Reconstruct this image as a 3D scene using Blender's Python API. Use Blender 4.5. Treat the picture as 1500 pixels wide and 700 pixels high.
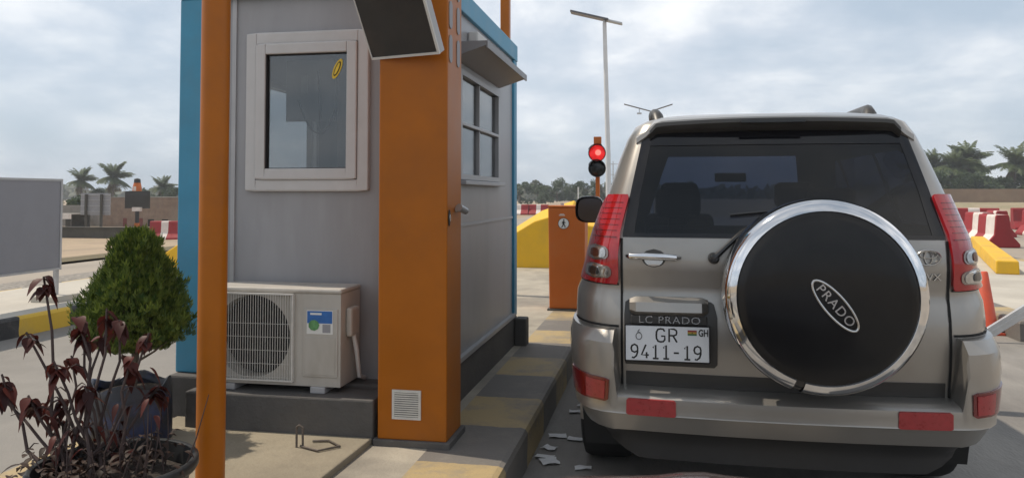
import bpy, bmesh, math, random
from mathutils import Vector, Matrix, noise
R = math.radians
for o in list(bpy.data.objects): bpy.data.objects.remove(o)
SC = bpy.context.scene
COL = SC.collection

# ------------------------------------------------------------------ camera
cam = bpy.data.objects.new('camera', bpy.data.cameras.new('camera'))
COL.objects.link(cam)
cam.location = (0, 0, 1.43)
cam.rotation_euler = (R(92.0), 0, R(10.6))
cam.data.sensor_width = 36.0
cam.data.lens = 1150 / 1500 * 36
cam.data.shift_y = -105.2 / 1500
cam.data.clip_start = 0.05
cam.data.clip_end = 6000
SC.camera = cam

# ------------------------------------------------------------------ light
SUN_EL, SUN_AZ = 60.0, -80.0            # azimuth measured from +Y towards +X: the sun stands to the left, a little ahead
sd = Vector((math.sin(R(SUN_AZ)) * math.cos(R(SUN_EL)), math.cos(R(SUN_AZ)) * math.cos(R(SUN_EL)), math.sin(R(SUN_EL))))
sun = bpy.data.objects.new('sun', bpy.data.lights.new('sun', 'SUN'))
COL.objects.link(sun)
sun.data.energy = 3.6
sun.data.angle = R(0.8)
sun.data.color = (1.0, 0.89, 0.74)
sun.rotation_euler = sd.to_track_quat('Z', 'Y').to_euler()

world = bpy.data.worlds.new('World')
SC.world = world
world.use_nodes = True
nt = world.node_tree
nt.nodes.clear()
def N(t, kind, **kw):
    n = t.nodes.new(kind)
    for k, v in kw.items():
        if k in n.inputs: n.inputs[k].default_value = v
        else: setattr(n, k, v)
    return n
def ramp(t, fac, stops, interp='LINEAR'):
    r = t.nodes.new('ShaderNodeValToRGB')
    r.color_ramp.interpolation = interp
    e = r.color_ramp.elements
    while len(e) < len(stops): e.new(0.5)
    for q, (p, c) in zip(e, stops):
        q.position = p
        q.color = (c[0], c[1], c[2], 1) if isinstance(c, (tuple, list)) else (c, c, c, 1)
    t.links.new(fac, r.inputs[0])
    return r.outputs[0]
def build_sky():
    L = nt.links.new
    sky = nt.nodes.new('ShaderNodeTexSky')
    sky.sky_type = 'NISHITA'
    sky.sun_disc = False
    sky.sun_elevation = R(SUN_EL)
    sky.sun_rotation = R(SUN_AZ)
    sky.air_density = 1.0
    sky.dust_density = 2.5
    sky.ozone_density = 1.5
    tc = nt.nodes.new('ShaderNodeTexCoord')
    sep = nt.nodes.new('ShaderNodeSeparateXYZ'); L(tc.outputs['Generated'], sep.inputs[0])
    zc = N(nt, 'ShaderNodeMath', operation='MAXIMUM'); L(sep.outputs[2], zc.inputs[0]); zc.inputs[1].default_value = 0
    za = N(nt, 'ShaderNodeMath', operation='ADD'); L(zc.outputs[0], za.inputs[0]); za.inputs[1].default_value = 0.30
    dx = N(nt, 'ShaderNodeMath', operation='DIVIDE'); L(sep.outputs[0], dx.inputs[0]); L(za.outputs[0], dx.inputs[1])
    dy = N(nt, 'ShaderNodeMath', operation='DIVIDE'); L(sep.outputs[1], dy.inputs[0]); L(za.outputs[0], dy.inputs[1])
    cb = nt.nodes.new('ShaderNodeCombineXYZ'); L(dx.outputs[0], cb.inputs[0]); L(dy.outputs[0], cb.inputs[1]); cb.inputs[2].default_value = 3.7
    n1 = N(nt, 'ShaderNodeTexNoise', Scale=1.9, Detail=9.0, Roughness=0.55, Distortion=0.15); L(cb.outputs[0], n1.inputs['Vector'])
    n2 = N(nt, 'ShaderNodeTexNoise', Scale=0.75, Detail=5.0, Roughness=0.5); L(cb.outputs[0], n2.inputs['Vector'])
    mx = N(nt, 'ShaderNodeMath', operation='ADD'); L(n1.outputs['Fac'], mx.inputs[0]); L(n2.outputs['Fac'], mx.inputs[1])
    cov = ramp(nt, mx.outputs[0], [(0.0, 0.0), (0.41, 0.05), (0.50, 0.50), (0.60, 1.0)])
    # a ramp input is clamped to 0..1, so halve the sum first
    half = N(nt, 'ShaderNodeMath', operation='MULTIPLY'); L(mx.outputs[0], half.inputs[0]); half.inputs[1].default_value = 0.5
    L(half.outputs[0], cov.node.inputs[0])
    # cloud brightness: bright tops, greyer bases
    ccol = ramp(nt, n1.outputs['Fac'], [(0.30, (6.8, 7.4, 8.2)), (0.48, (8.8, 9.0, 9.5)), (0.60, (11.2, 11.1, 11.0))])
    hz = ramp(nt, zc.outputs[0], [(0.0, 0.35), (0.10, 0.50), (0.35, 1.0)])
    cm = N(nt, 'ShaderNodeMath', operation='MULTIPLY'); L(cov, cm.inputs[0]); L(hz, cm.inputs[1])
    base = nt.nodes.new('ShaderNodeMixRGB'); base.inputs[0].default_value = 0.78        # thin overcast veil over the clear sky
    L(sky.outputs[0], base.inputs[1]); base.inputs[2].default_value = (5.0, 5.95, 7.0, 1)
    mix = nt.nodes.new('ShaderNodeMixRGB'); L(cm.outputs[0], mix.inputs[0]); L(base.outputs[0], mix.inputs[1]); L(ccol, mix.inputs[2])
    # the low sky is milky and bright, the zenith deeper
    lum = ramp(nt, zc.outputs[0], [(0.0, 1.0), (0.40, 1.0), (0.75, 0.72)])
    ml = nt.nodes.new('ShaderNodeMixRGB'); ml.blend_type = 'MULTIPLY'; ml.inputs[0].default_value = 1.0; L(mix.outputs[0], ml.inputs[1]); L(lum, ml.inputs[2])
    bg = N(nt, 'ShaderNodeBackground', Strength=0.112); L(ml.outputs[0], bg.inputs[0])
    out = nt.nodes.new('ShaderNodeOutputWorld'); L(bg.outputs[0], out.inputs[0])
build_sky()

vs = SC.view_settings
vs.view_transform = 'Standard'
vs.look = 'None'
vs.gamma = 1
vs.use_curve_mapping = False
vs.exposure = 0.0
SC.render.engine = 'CYCLES'
SC.cycles.max_bounces = 8
SC.cycles.caustics_reflective = False
SC.cycles.caustics_refractive = False
SC.cycles.transparent_max_bounces = 16

# ------------------------------------------------------------------ materials
MATS = {}
def pbr(name, col, rough=0.6, metal=0.0, var=0.12, scale=6.0, bump=0.0, bscale=60.0, coat=0.0, dirt=None, dscale=2.0, damt=0.5, spec=0.5, emit=0.0, detail=6.0, stretch=(1, 1, 1)):
    """principled surface with a noise-varied base colour, an optional second colour in patches (dirt) and a bump"""
    m = bpy.data.materials.new(name); m.use_nodes = True
    t = m.node_tree; L = t.links.new
    b = t.nodes['Principled BSDF']
    b.inputs['Roughness'].default_value = rough
    b.inputs['Metallic'].default_value = metal
    b.inputs['Specular IOR Level'].default_value = spec
    b.inputs['Coat Weight'].default_value = coat
    b.inputs['Coat Roughness'].default_value = 0.05
    tc = t.nodes.new('ShaderNodeTexCoord')
    mp = t.nodes.new('ShaderNodeMapping'); L(tc.outputs['Object'], mp.inputs[0]); mp.inputs['Scale'].default_value = stretch
    n = N(t, 'ShaderNodeTexNoise', Scale=scale, Detail=detail, Roughness=0.6); L(mp.outputs[0], n.inputs['Vector'])
    lo = tuple(c * (1 - var) for c in col); hi = tuple(min(1, c * (1 + var)) for c in col)
    c = ramp(t, n.outputs['Fac'], [(0.3, lo), (0.7, hi)])
    if dirt:
        d = N(t, 'ShaderNodeTexNoise', Scale=dscale, Detail=8.0, Roughness=0.65); L(mp.outputs[0], d.inputs['Vector'])
        f = ramp(t, d.outputs['Fac'], [(0.46, 0.0), (0.66, damt)])
        mi = t.nodes.new('ShaderNodeMixRGB'); L(f, mi.inputs[0]); L(c, mi.inputs[1]); mi.inputs[2].default_value = (*dirt, 1)
        c = mi.outputs[0]
    L(c, b.inputs['Base Color'])
    rr = ramp(t, n.outputs['Fac'], [(0.3, max(0.02, rough * 0.85)), (0.7, min(1, rough * 1.15))])
    L(rr, b.inputs['Roughness'])
    if bump:
        bn = N(t, 'ShaderNodeTexNoise', Scale=bscale, Detail=5.0); L(mp.outputs[0], bn.inputs['Vector'])
        bp = N(t, 'ShaderNodeBump', Strength=bump, Distance=0.02); L(bn.outputs['Fac'], bp.inputs['Height'])
        L(bp.outputs[0], b.inputs['Normal'])
    if emit:
        L(c, b.inputs['Emission Color']); b.inputs['Emission Strength'].default_value = emit
    MATS[name] = m
    return m
def glass(name, tint, rough=0.02, ior=1.5):
    m = bpy.data.materials.new(name); m.use_nodes = True
    t = m.node_tree; L = t.links.new; t.nodes.clear()
    out = t.nodes.new('ShaderNodeOutputMaterial')
    tr = N(t, 'ShaderNodeBsdfTransparent', Color=(*tint, 1))
    gl = N(t, 'ShaderNodeBsdfGlossy', Roughness=rough)
    ge = t.nodes.new('ShaderNodeNewGeometry')
    ex = N(t, 'ShaderNodeMath', operation='MULTIPLY_ADD'); L(ge.outputs['Backfacing'], ex.inputs[0]); ex.inputs[1].default_value = -2.0; ex.inputs[2].default_value = 1.0
    pw = N(t, 'ShaderNodeMath', operation='POWER'); pw.inputs[0].default_value = ior; L(ex.outputs[0], pw.inputs[1])
    fr = t.nodes.new('ShaderNodeFresnel'); L(pw.outputs[0], fr.inputs[0])          # the same reflectance from inside as from outside
    mi = t.nodes.new('ShaderNodeMixShader')
    L(fr.outputs[0], mi.inputs[0]); L(tr.outputs[0], mi.inputs[1]); L(gl.outputs[0], mi.inputs[2]); L(mi.outputs[0], out.inputs[0])
    MATS[name] = m
    return m
def leafmat(name, col, col2, rough=0.6, trans=0.25):
    m = bpy.data.materials.new(name); m.use_nodes = True
    t = m.node_tree; L = t.links.new
    b = t.nodes['Principled BSDF']; b.inputs['Roughness'].default_value = rough
    b.inputs['Specular IOR Level'].default_value = 0.3
    g = t.nodes.new('ShaderNodeNewGeometry')
    c = ramp(t, g.outputs['Random Per Island'], [(0.0, col), (1.0, col2)])
    L(c, b.inputs['Base Color'])
    tl = t.nodes.new('ShaderNodeBsdfTranslucent'); L(c, tl.inputs[0])
    mi = t.nodes.new('ShaderNodeMixShader'); mi.inputs[0].default_value = trans
    L(b.outputs[0], mi.inputs[1]); L(tl.outputs[0], mi.inputs[2]); L(mi.outputs[0], t.nodes['Material Output'].inputs[0])
    MATS[name] = m
    return m
def striped(name, cols, axis, period, offset=0.0, rough=0.7, dirt=(0.2, 0.18, 0.15), damt=0.6, worn=0.35, under=(0.33, 0.31, 0.28)):
    """paint in alternating blocks along one axis, worn through to concrete in patches"""
    m = bpy.data.materials.new(name); m.use_nodes = True
    t = m.node_tree; L = t.links.new
    b = t.nodes['Principled BSDF']; b.inputs['Roughness'].default_value = rough
    tc = t.nodes.new('ShaderNodeTexCoord')
    sep = t.nodes.new('ShaderNodeSeparateXYZ'); L(tc.outputs['Object'], sep.inputs[0])
    wob = N(t, 'ShaderNodeTexNoise', Scale=9.0, Detail=3.0); L(tc.outputs['Object'], wob.inputs['Vector'])
    wm = N(t, 'ShaderNodeMath', operation='MULTIPLY_ADD'); L(wob.outputs['Fac'], wm.inputs[0]); wm.inputs[1].default_value = 0.05; L(sep.outputs[axis], wm.inputs[2])
    a = N(t, 'ShaderNodeMath', operation='SUBTRACT'); L(wm.outputs[0], a.inputs[0]); a.inputs[1].default_value = offset + 0.025
    d = N(t, 'ShaderNodeMath', operation='DIVIDE'); L(a.outputs[0], d.inputs[0]); d.inputs[1].default_value = period
    fr = N(t, 'ShaderNodeMath', operation='FRACT'); L(d.outputs[0], fr.inputs[0])
    c = ramp(t, fr.outputs[0], [(0.0, cols[0]), (0.5, cols[1])], 'CONSTANT')
    n = N(t, 'ShaderNodeTexNoise', Scale=3.2, Detail=9.0, Roughness=0.68); L(tc.outputs['Object'], n.inputs['Vector'])
    f = ramp(t, n.outputs['Fac'], [(0.50, 0.0), (0.66, worn)])
    mi = t.nodes.new('ShaderNodeMixRGB'); L(f, mi.inputs[0]); L(c, mi.inputs[1]); mi.inputs[2].default_value = (*under, 1)
    n2 = N(t, 'ShaderNodeTexNoise', Scale=1.6, Detail=9.0, Roughness=0.7); L(tc.outputs['Object'], n2.inputs['Vector'])
    f2 = ramp(t, n2.outputs['Fac'], [(0.48, 0.0), (0.72, damt)])
    mj = t.nodes.new('ShaderNodeMixRGB'); L(f2, mj.inputs[0]); L(mi.outputs[0], mj.inputs[1]); mj.inputs[2].default_value = (*dirt, 1)
    L(mj.outputs[0], b.inputs['Base Color'])
    bn = N(t, 'ShaderNodeTexNoise', Scale=70.0, Detail=5.0); L(tc.outputs['Object'], bn.inputs['Vector'])
    bp = N(t, 'ShaderNodeBump', Strength=0.35, Distance=0.01); L(bn.outputs['Fac'], bp.inputs['Height']); L(bp.outputs[0], b.inputs['Normal'])
    MATS[name] = m
    return m

pbr('soil', (0.33, 0.25, 0.17), 0.95, var=0.25, scale=0.35, bump=0.5, bscale=8, dirt=(0.20, 0.19, 0.10), dscale=0.12, damt=0.6)
pbr('side_road', (0.225, 0.212, 0.195), 0.88, var=0.16, scale=1.2, bump=0.3, bscale=70, dirt=(0.15, 0.142, 0.132), dscale=0.5, damt=0.6)
pbr('apron', (0.325, 0.282, 0.232), 0.9, var=0.16, scale=0.9, bump=0.25, bscale=70, dirt=(0.20, 0.18, 0.16), dscale=0.45, damt=0.55)
pbr('lane_concrete', (0.25, 0.235, 0.215), 0.85, var=0.22, scale=2.0, bump=0.3, bscale=60, dirt=(0.11, 0.10, 0.095), dscale=0.8, damt=0.7, stretch=(1, 0.35, 1))
pbr('island_concrete', (0.36, 0.325, 0.265), 0.9, var=0.18, scale=3.0, bump=0.3, bscale=60, dirt=(0.17, 0.155, 0.135), dscale=1.1, damt=0.75)
pbr('slab_concrete', (0.29, 0.252, 0.185), 0.9, var=0.2, scale=4.0, bump=0.3, bscale=50, dirt=(0.145, 0.125, 0.098), dscale=2.0, damt=0.8)
pbr('pale_concrete', (0.46, 0.43, 0.375), 0.9, var=0.1, scale=2.0, bump=0.2, bscale=50, dirt=(0.34, 0.31, 0.265), dscale=0.6, damt=0.6)
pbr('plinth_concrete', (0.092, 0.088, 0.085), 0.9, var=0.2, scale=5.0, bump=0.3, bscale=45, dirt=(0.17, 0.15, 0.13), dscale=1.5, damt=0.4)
pbr('gravel', (0.23, 0.21, 0.185), 0.95, var=0.6, scale=14.0, bump=1.0, bscale=22)
pbr('dry_grass', (0.115, 0.092, 0.045), 0.95, var=0.4, scale=7.0, bump=1.0, bscale=25)
pbr('dirt_bank', (0.30, 0.235, 0.15), 0.95, var=0.2, scale=0.8, bump=0.5, bscale=9, dirt=(0.16, 0.17, 0.07), dscale=0.35, damt=0.85)
striped('kerb_paint', ((0.40, 0.30, 0.15), (0.155, 0.143, 0.130)), 1, 1.19, 4.13, damt=0.85, worn=0.6, under=(0.27, 0.25, 0.215), dirt=(0.16, 0.145, 0.125))
striped('kerb_paint_far', ((0.66, 0.42, 0.04), (0.03, 0.03, 0.032)), 1, 1.40, 6.92, damt=0.25, worn=0.15)
pbr('booth_grey', (0.335, 0.335, 0.35), 0.36, var=0.07, scale=7.0, bump=0.05, bscale=5, dirt=(0.225, 0.218, 0.215), dscale=2.2, damt=0.38, stretch=(1, 1, 0.22))
pbr('booth_white', (0.62, 0.61, 0.59), 0.6, var=0.06)
pbr('booth_blue', (0.05, 0.27, 0.43), 0.45, var=0.1, scale=4.0, dirt=(0.10, 0.24, 0.33), dscale=3.0, damt=0.3)
pbr('post_brown', (0.10, 0.075, 0.055), 0.6, var=0.15)
pbr('upvc', (0.55, 0.54, 0.535), 0.35, var=0.05, scale=5, dirt=(0.45, 0.43, 0.41), dscale=4.0, damt=0.35)
pbr('gasket', (0.02, 0.02, 0.022), 0.7)
pbr('orange_paint', (0.40, 0.118, 0.004), 0.42, spec=0.3, var=0.10, scale=3.0, bump=0.03, bscale=12, dirt=(0.27, 0.088, 0.014), dscale=1.8, damt=0.5)
pbr('orange_gate', (0.52, 0.125, 0.012), 0.5, var=0.08, scale=3.0, dirt=(0.40, 0.15, 0.05), dscale=3, damt=0.4)
pbr('dark_screen', (0.022, 0.021, 0.021), 0.34, var=0.5, scale=2.5, dirt=(0.055, 0.042, 0.035), dscale=4.0, damt=0.7)
pbr('grey_metal', (0.42, 0.42, 0.43), 0.45, 0.2, var=0.08)
pbr('awning_grey', (0.27, 0.27, 0.28), 0.5, 0.2, var=0.08)
pbr('slot_grey', (0.30, 0.30, 0.32), 0.6, var=0.1)
pbr('ac_white', (0.47, 0.445, 0.405), 0.45, var=0.06, scale=3, dirt=(0.33, 0.295, 0.245), dscale=3.5, damt=0.55, stretch=(1, 1, 0.4))
pbr('ac_wire', (0.60, 0.585, 0.55), 0.5, var=0.1, scale=30)
pbr('dark_plastic', (0.022, 0.022, 0.023), 0.5, var=0.2)
pbr('black_rubber', (0.018, 0.018, 0.018), 0.85, var=0.3, scale=12)
pbr('label_white', (0.72, 0.72, 0.70), 0.4, var=0.04)
pbr('label_blue', (0.03, 0.14, 0.42), 0.35, var=0.15, scale=25)
pbr('label_green', (0.10, 0.26, 0.10), 0.4, var=0.5, scale=30)
pbr('label_yellow', (0.75, 0.52, 0.03), 0.4, var=0.15, scale=30)
pbr('black_ink', (0.012, 0.012, 0.012), 0.6)
pbr('steel_rod', (0.16, 0.135, 0.115), 0.7, 0.5, var=0.3, scale=30)
pbr('galvanised', (0.50, 0.51, 0.52), 0.42, 0.6, var=0.12, scale=8)
pbr('white_post', (0.66, 0.67, 0.68), 0.45, var=0.06)
pbr('solar_dark', (0.10, 0.105, 0.12), 0.25, var=0.2)
pbr('yellow_paint', (0.72, 0.42, 0.015), 0.65, var=0.08, scale=2.0, bump=0.15, bscale=40, dirt=(0.50, 0.31, 0.05), dscale=1.4, damt=0.55)
pbr('red_paint', (0.30, 0.022, 0.028), 0.7, var=0.15, scale=4.0, dirt=(0.16, 0.03, 0.03), dscale=2.0, damt=0.5, bump=0.15)
pbr('white_paint', (0.72, 0.66, 0.62), 0.7, var=0.08, scale=4.0, dirt=(0.48, 0.36, 0.32), dscale=2.2, damt=0.5, bump=0.15)
pbr('cone_orange', (0.62, 0.085, 0.035), 0.55, var=0.1, dirt=(0.38, 0.09, 0.06), dscale=5, damt=0.5)
pbr('sign_grey', (0.245, 0.245, 0.27), 0.55, var=0.05, scale=3, dirt=(0.20, 0.20, 0.22), dscale=1.0, damt=0.5)
pbr('brick_brown', (0.23, 0.165, 0.125), 0.95, var=0.22, scale=3.0, dirt=(0.30, 0.25, 0.20), dscale=0.7, damt=0.5)
pbr('block_grey', (0.27, 0.25, 0.225), 0.95, var=0.15, scale=3.0, dirt=(0.18, 0.17, 0.15), dscale=0.7, damt=0.5)
pbr('wall_brown', (0.27, 0.185, 0.125), 0.95, var=0.15, scale=0.7, dirt=(0.33, 0.25, 0.17), dscale=0.25, damt=0.6)
pbr('dark_wall', (0.075, 0.07, 0.06), 0.9, var=0.3, scale=2.0)
pbr('door_red', (0.16, 0.04, 0.035), 0.7)
pbr('bark', (0.13, 0.105, 0.08), 0.95, var=0.35, scale=14, bump=0.8, bscale=25)
leafmat('palm_leaf', (0.045, 0.075, 0.030), (0.115, 0.145, 0.055))
leafmat('palm_dry', (0.16, 0.13, 0.06), (0.22, 0.17, 0.08))
leafmat('tree_leaf', (0.035, 0.062, 0.028), (0.075, 0.11, 0.045))
leafmat('tree_leaf_pale', (0.07, 0.085, 0.055), (0.12, 0.135, 0.08))
leafmat('thuja_leaf', (0.022, 0.058, 0.010), (0.17, 0.22, 0.036), trans=0.18)
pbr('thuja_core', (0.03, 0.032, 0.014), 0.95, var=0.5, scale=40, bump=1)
leafmat('croton_leaf', (0.030, 0.008, 0.008), (0.105, 0.022, 0.016), 0.5, trans=0.3)
leafmat('croton_low', (0.022, 0.013, 0.010), (0.060, 0.034, 0.024), 0.6, trans=0.25)
pbr('croton_stem', (0.055, 0.035, 0.032), 0.8, var=0.3, scale=30)
pbr('pot_black', (0.020, 0.021, 0.022), 0.42, var=0.3, scale=10)
pbr('potting_soil', (0.035, 0.026, 0.02), 0.95, var=0.4, scale=30, bump=1)
pbr('bag_print', (0.02, 0.022, 0.03), 0.4, var=0.3, scale=9, bump=0.5, bscale=12, dirt=(0.022, 0.04, 0.13), dscale=5.0, damt=0.8)
pbr('paper', (0.72, 0.72, 0.72), 0.9, var=0.08, scale=20)
# car
pbr('car_paint', (0.36, 0.342, 0.318), 0.34, 0.66, var=0.03, scale=2.0, coat=0.55, dirt=(0.30, 0.275, 0.245), dscale=2.2, damt=0.45)
pbr('car_trim', (0.045, 0.043, 0.041), 0.42, var=0.15)
pbr('car_black', (0.012, 0.012, 0.013), 0.22, var=0.2, coat=0.3)
pbr('frit', (0.006, 0.006, 0.008), 0.05, var=0.05)
pbr('gap_black', (0.008, 0.008, 0.008), 0.8)
pbr('cover_black', (0.010, 0.010, 0.011), 0.24, spec=0.22, var=0.1, scale=2, coat=0.15, dirt=(0.022, 0.021, 0.020), dscale=1.4, damt=0.6)
pbr('chrome', (0.72, 0.73, 0.75), 0.07, 1.0, var=0.03)
pbr('chrome_dull', (0.50, 0.50, 0.50), 0.25, 1.0, var=0.05)
pbr('lamp_red', (0.38, 0.010, 0.016), 0.12, var=0.12, scale=9, coat=0.8)
pbr('lamp_red_dark', (0.15, 0.006, 0.009), 0.18, var=0.12, scale=9, coat=0.6)
pbr('reflector_red', (0.34, 0.03, 0.035), 0.3, var=0.15, scale=40, coat=0.3)
pbr('lamp_clear', (0.50, 0.50, 0.50), 0.12, 0.8, var=0.35, scale=25, coat=0.8)
pbr('lamp_bezel', (0.30, 0.26, 0.25), 0.25, 0.8, var=0.1, coat=0.6)
pbr('lamp_amber', (0.16, 0.06, 0.04), 0.2, 0.5, var=0.2)
pbr('lamp_bulb', (0.12, 0.12, 0.125), 0.15, 0.8, var=0.2)
pbr('plate_white', (0.66, 0.68, 0.71), 0.4, var=0.04)
pbr('seat_fabric', (0.10, 0.10, 0.105), 0.9, var=0.1)
pbr('mirror_dark_reflection', (0.05, 0.045, 0.048), 0.12, 0.9, var=0.1)  # dark base colour stands in for the reflection of the car behind
pbr('bonnet_paint', (0.105, 0.066, 0.066), 0.28, 0.5, var=0.05, coat=0.6, dirt=(0.14, 0.10, 0.095), dscale=3, damt=0.4)
pbr('flag_red', (0.25, 0.03, 0.03), 0.5)
pbr('flag_gold', (0.42, 0.27, 0.04), 0.5)
pbr('flag_green', (0.03, 0.12, 0.05), 0.5)
glass('tint_glass', (0.085, 0.097, 0.13), ior=1.55)
glass('clear_glass', (0.36, 0.42, 0.52))
glass('booth_glass', (0.72, 0.74, 0.75), ior=2.0)
pbr('signal_red', (0.85, 0.02, 0.02), 0.3, var=0.5, scale=30, emit=0.75)
pbr('signal_core', (1.0, 0.25, 0.2), 0.3, var=0.1, emit=0.9)
pbr('signal_off', (0.012, 0.014, 0.014), 0.25, var=0.3)

# ------------------------------------------------------------------ mesh helpers
class G:
    """collects shapes and links them as ONE mesh object"""
    def __init__(s): s.v = []; s.f = []; s.m = []
    def add(s, vs, fs, mi=0):
        k = len(s.v); s.v += [tuple(v) for v in vs]
        s.f += [tuple(i + k for i in f) for f in fs]; s.m += [mi] * len(fs)
        return s
    def box(s, x0, x1, y0, y1, z0, z1, mat=None, mi=0):
        vs = [Vector(p) for p in ((x0, y0, z0), (x1, y0, z0), (x1, y1, z0), (x0, y1, z0), (x0, y0, z1), (x1, y0, z1), (x1, y1, z1), (x0, y1, z1))]
        if mat: vs = [mat @ v for v in vs]
        return s.add(vs, [(3, 2, 1, 0), (4, 5, 6, 7), (0, 1, 5, 4), (1, 2, 6, 5), (2, 3, 7, 6), (3, 0, 4, 7)], mi)
    def hexa(s, p, mi=0):
        return s.add(p, [(3, 2, 1, 0), (4, 5, 6, 7), (0, 1, 5, 4), (1, 2, 6, 5), (2, 3, 7, 6), (3, 0, 4, 7)], mi)
    def tube(s, pts, r, n=8, cap=True, mi=0):
        pts = [Vector(p) for p in pts]
        if not isinstance(r, (list, tuple)): r = [r] * len(pts)
        vs, fs = [], []
        prev = None
        for i, p in enumerate(pts):
            d = (pts[min(i + 1, len(pts) - 1)] - pts[max(i - 1, 0)]).normalized()
            if prev is None:
                u = d.orthogonal().normalized()
            else:
                u = (prev - d * prev.dot(d))
                u = u.normalized() if u.length > 1e-6 else d.orthogonal().normalized()
            prev = u; w = d.cross(u)
            for j in range(n):
                a = 2 * math.pi * j / n
                vs.append(p + (u * math.cos(a) + w * math.sin(a)) * r[i])
        for i in range(len(pts) - 1):
            for j in range(n):
                fs.append((i * n + j, i * n + (j + 1) % n, (i + 1) * n + (j + 1) % n, (i + 1) * n + j))
        if cap:
            fs.append(tuple(range(n - 1, -1, -1))); fs.append(tuple((len(pts) - 1) * n + j for j in range(n)))
        return s.add(vs, fs, mi)
    def lathe(s, prof, c=(0, 0, 0), axis='Z', n=32, mi=0, cap=True, arc=(0, 1)):
        """prof: (radius, height) pairs swept round an axis through c"""
        full = arc == (0, 1); m = n if full else n + 1
        vs, fs = [], []
        for r, h in prof:
            for j in range(m):
                a = 2 * math.pi * (arc[0] + (arc[1] - arc[0]) * j / n)
                x, y = r * math.cos(a), r * math.sin(a)
                p = {'Z': (x, y, h), 'Y': (x, h, y), 'X': (h, x, y)}[axis]
                vs.append((p[0] + c[0], p[1] + c[1], p[2] + c[2]))
        for i in range(len(prof) - 1):
            for j in range(n):
                k = (j + 1) % m
                fs.append((i * m + j, i * m + k, (i + 1) * m + k, (i + 1) * m + j))
        if cap and full:
            if prof[0][0] > 1e-5: fs.append(tuple(range(m - 1, -1, -1)))
            if prof[-1][0] > 1e-5: fs.append(tuple((len(prof) - 1) * m + j for j in range(m)))
        return s.add(vs, fs, mi)
    def prism(s, poly, d0, d1, axis='Y', mi=0):
        """polygon of 2-D points pushed along an axis (Y: points are x,z; X: y,z; Z: x,y)"""
        mk = {'Y': lambda a, b, d: (a, d, b), 'X': lambda a, b, d: (d, a, b), 'Z': lambda a, b, d: (a, b, d)}[axis]
        n = len(poly)
        vs = [mk(a, b, d0) for a, b in poly] + [mk(a, b, d1) for a, b in poly]
        fs = [tuple(range(n)), tuple(range(2 * n - 1, n - 1, -1))] + [(i, i + n, (i + 1) % n + n, (i + 1) % n) for i in range(n)]
        return s.add(vs, fs, mi)
    def build(s, name, mats, parent=None, smooth=False, bevel=0.0, loc=None, seg=2, angle=40):
        me = bpy.data.meshes.new(name)
        me.from_pydata(s.v, [], s.f)
        if not isinstance(mats, (list, tuple)): mats = [mats]
        for m in mats: me.materials.append(MATS[m])
        me.polygons.foreach_set('material_index', s.m)
        bm = bmesh.new(); bm.from_mesh(me)
        bmesh.ops.remove_doubles(bm, verts=bm.verts, dist=1e-5)
        if len(bm.faces) < 6000: bmesh.ops.recalc_face_normals(bm, faces=bm.faces)
        bm.to_mesh(me); bm.free()
        o = bpy.data.objects.new(name, me); COL.objects.link(o)
        if parent: o.parent = parent
        if loc: o.location = loc
        if smooth:
            me.polygons.foreach_set('use_smooth', [True] * len(me.polygons))
            try: me.set_sharp_from_angle(angle=R(angle))
            except Exception: pass
        if bevel:
            b = o.modifiers.new('bevel', 'BEVEL'); b.width = bevel; b.segments = seg; b.limit_method = 'ANGLE'; b.angle_limit = R(35)
            b.harden_normals = False
        return o
def tag(o, label=None, cat=None, group=None, kind=None):
    if label: o['label'] = label
    if cat: o['category'] = cat
    if group: o['group'] = group
    if kind: o['kind'] = kind
    return o
def thing(name, label, cat, loc=(0, 0, 0), group=None, rz=0.0):
    o = bpy.data.objects.new(name, None); COL.objects.link(o)
    o.location = loc; o.rotation_euler = (0, 0, rz); o.empty_display_size = 0.2
    return tag(o, label, cat, group)
def dup(root, loc, rz=0.0, label=None, group=None, sc=1.0):
    r = root.copy(); COL.objects.link(r); r.location = loc; r.rotation_euler = (0, 0, rz); r.scale = (sc, sc, sc)
    if label: r['label'] = label
    if group: r['group'] = group
    for ch in list(root.children):
        c = ch.copy(); COL.objects.link(c); c.parent = r
        for g in ch.children:
            d = g.copy(); COL.objects.link(d); d.parent = c
    return r
def struct(o): o['kind'] = 'structure'; return o
def text(name, body, size, mat, parent, loc, rot, ext=0.002, sx=1.0, bold=0.0, align='CENTER', spacing=1.0):
    cu = bpy.data.curves.new(name, 'FONT'); cu.body = body; cu.size = size; cu.extrude = ext; cu.offset = bold
    cu.align_x = align; cu.align_y = 'CENTER'; cu.space_character = spacing
    cu.materials.append(MATS[mat])
    tmp = bpy.data.objects.new(name, cu); COL.objects.link(tmp)
    me = bpy.data.meshes.new_from_object(tmp.evaluated_get(bpy.context.evaluated_depsgraph_get()))
    bpy.data.objects.remove(tmp); bpy.data.curves.remove(cu)
    o = bpy.data.objects.new(name, me); COL.objects.link(o); o.parent = parent; o.location = loc; o.rotation_euler = rot; o.scale = (sx, 1, 1)
    return o
def lerp(a, b, t): return a + (b - a) * t
def sm(t): t = max(0, min(1, t)); return t * t * (3 - 2 * t)

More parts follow.
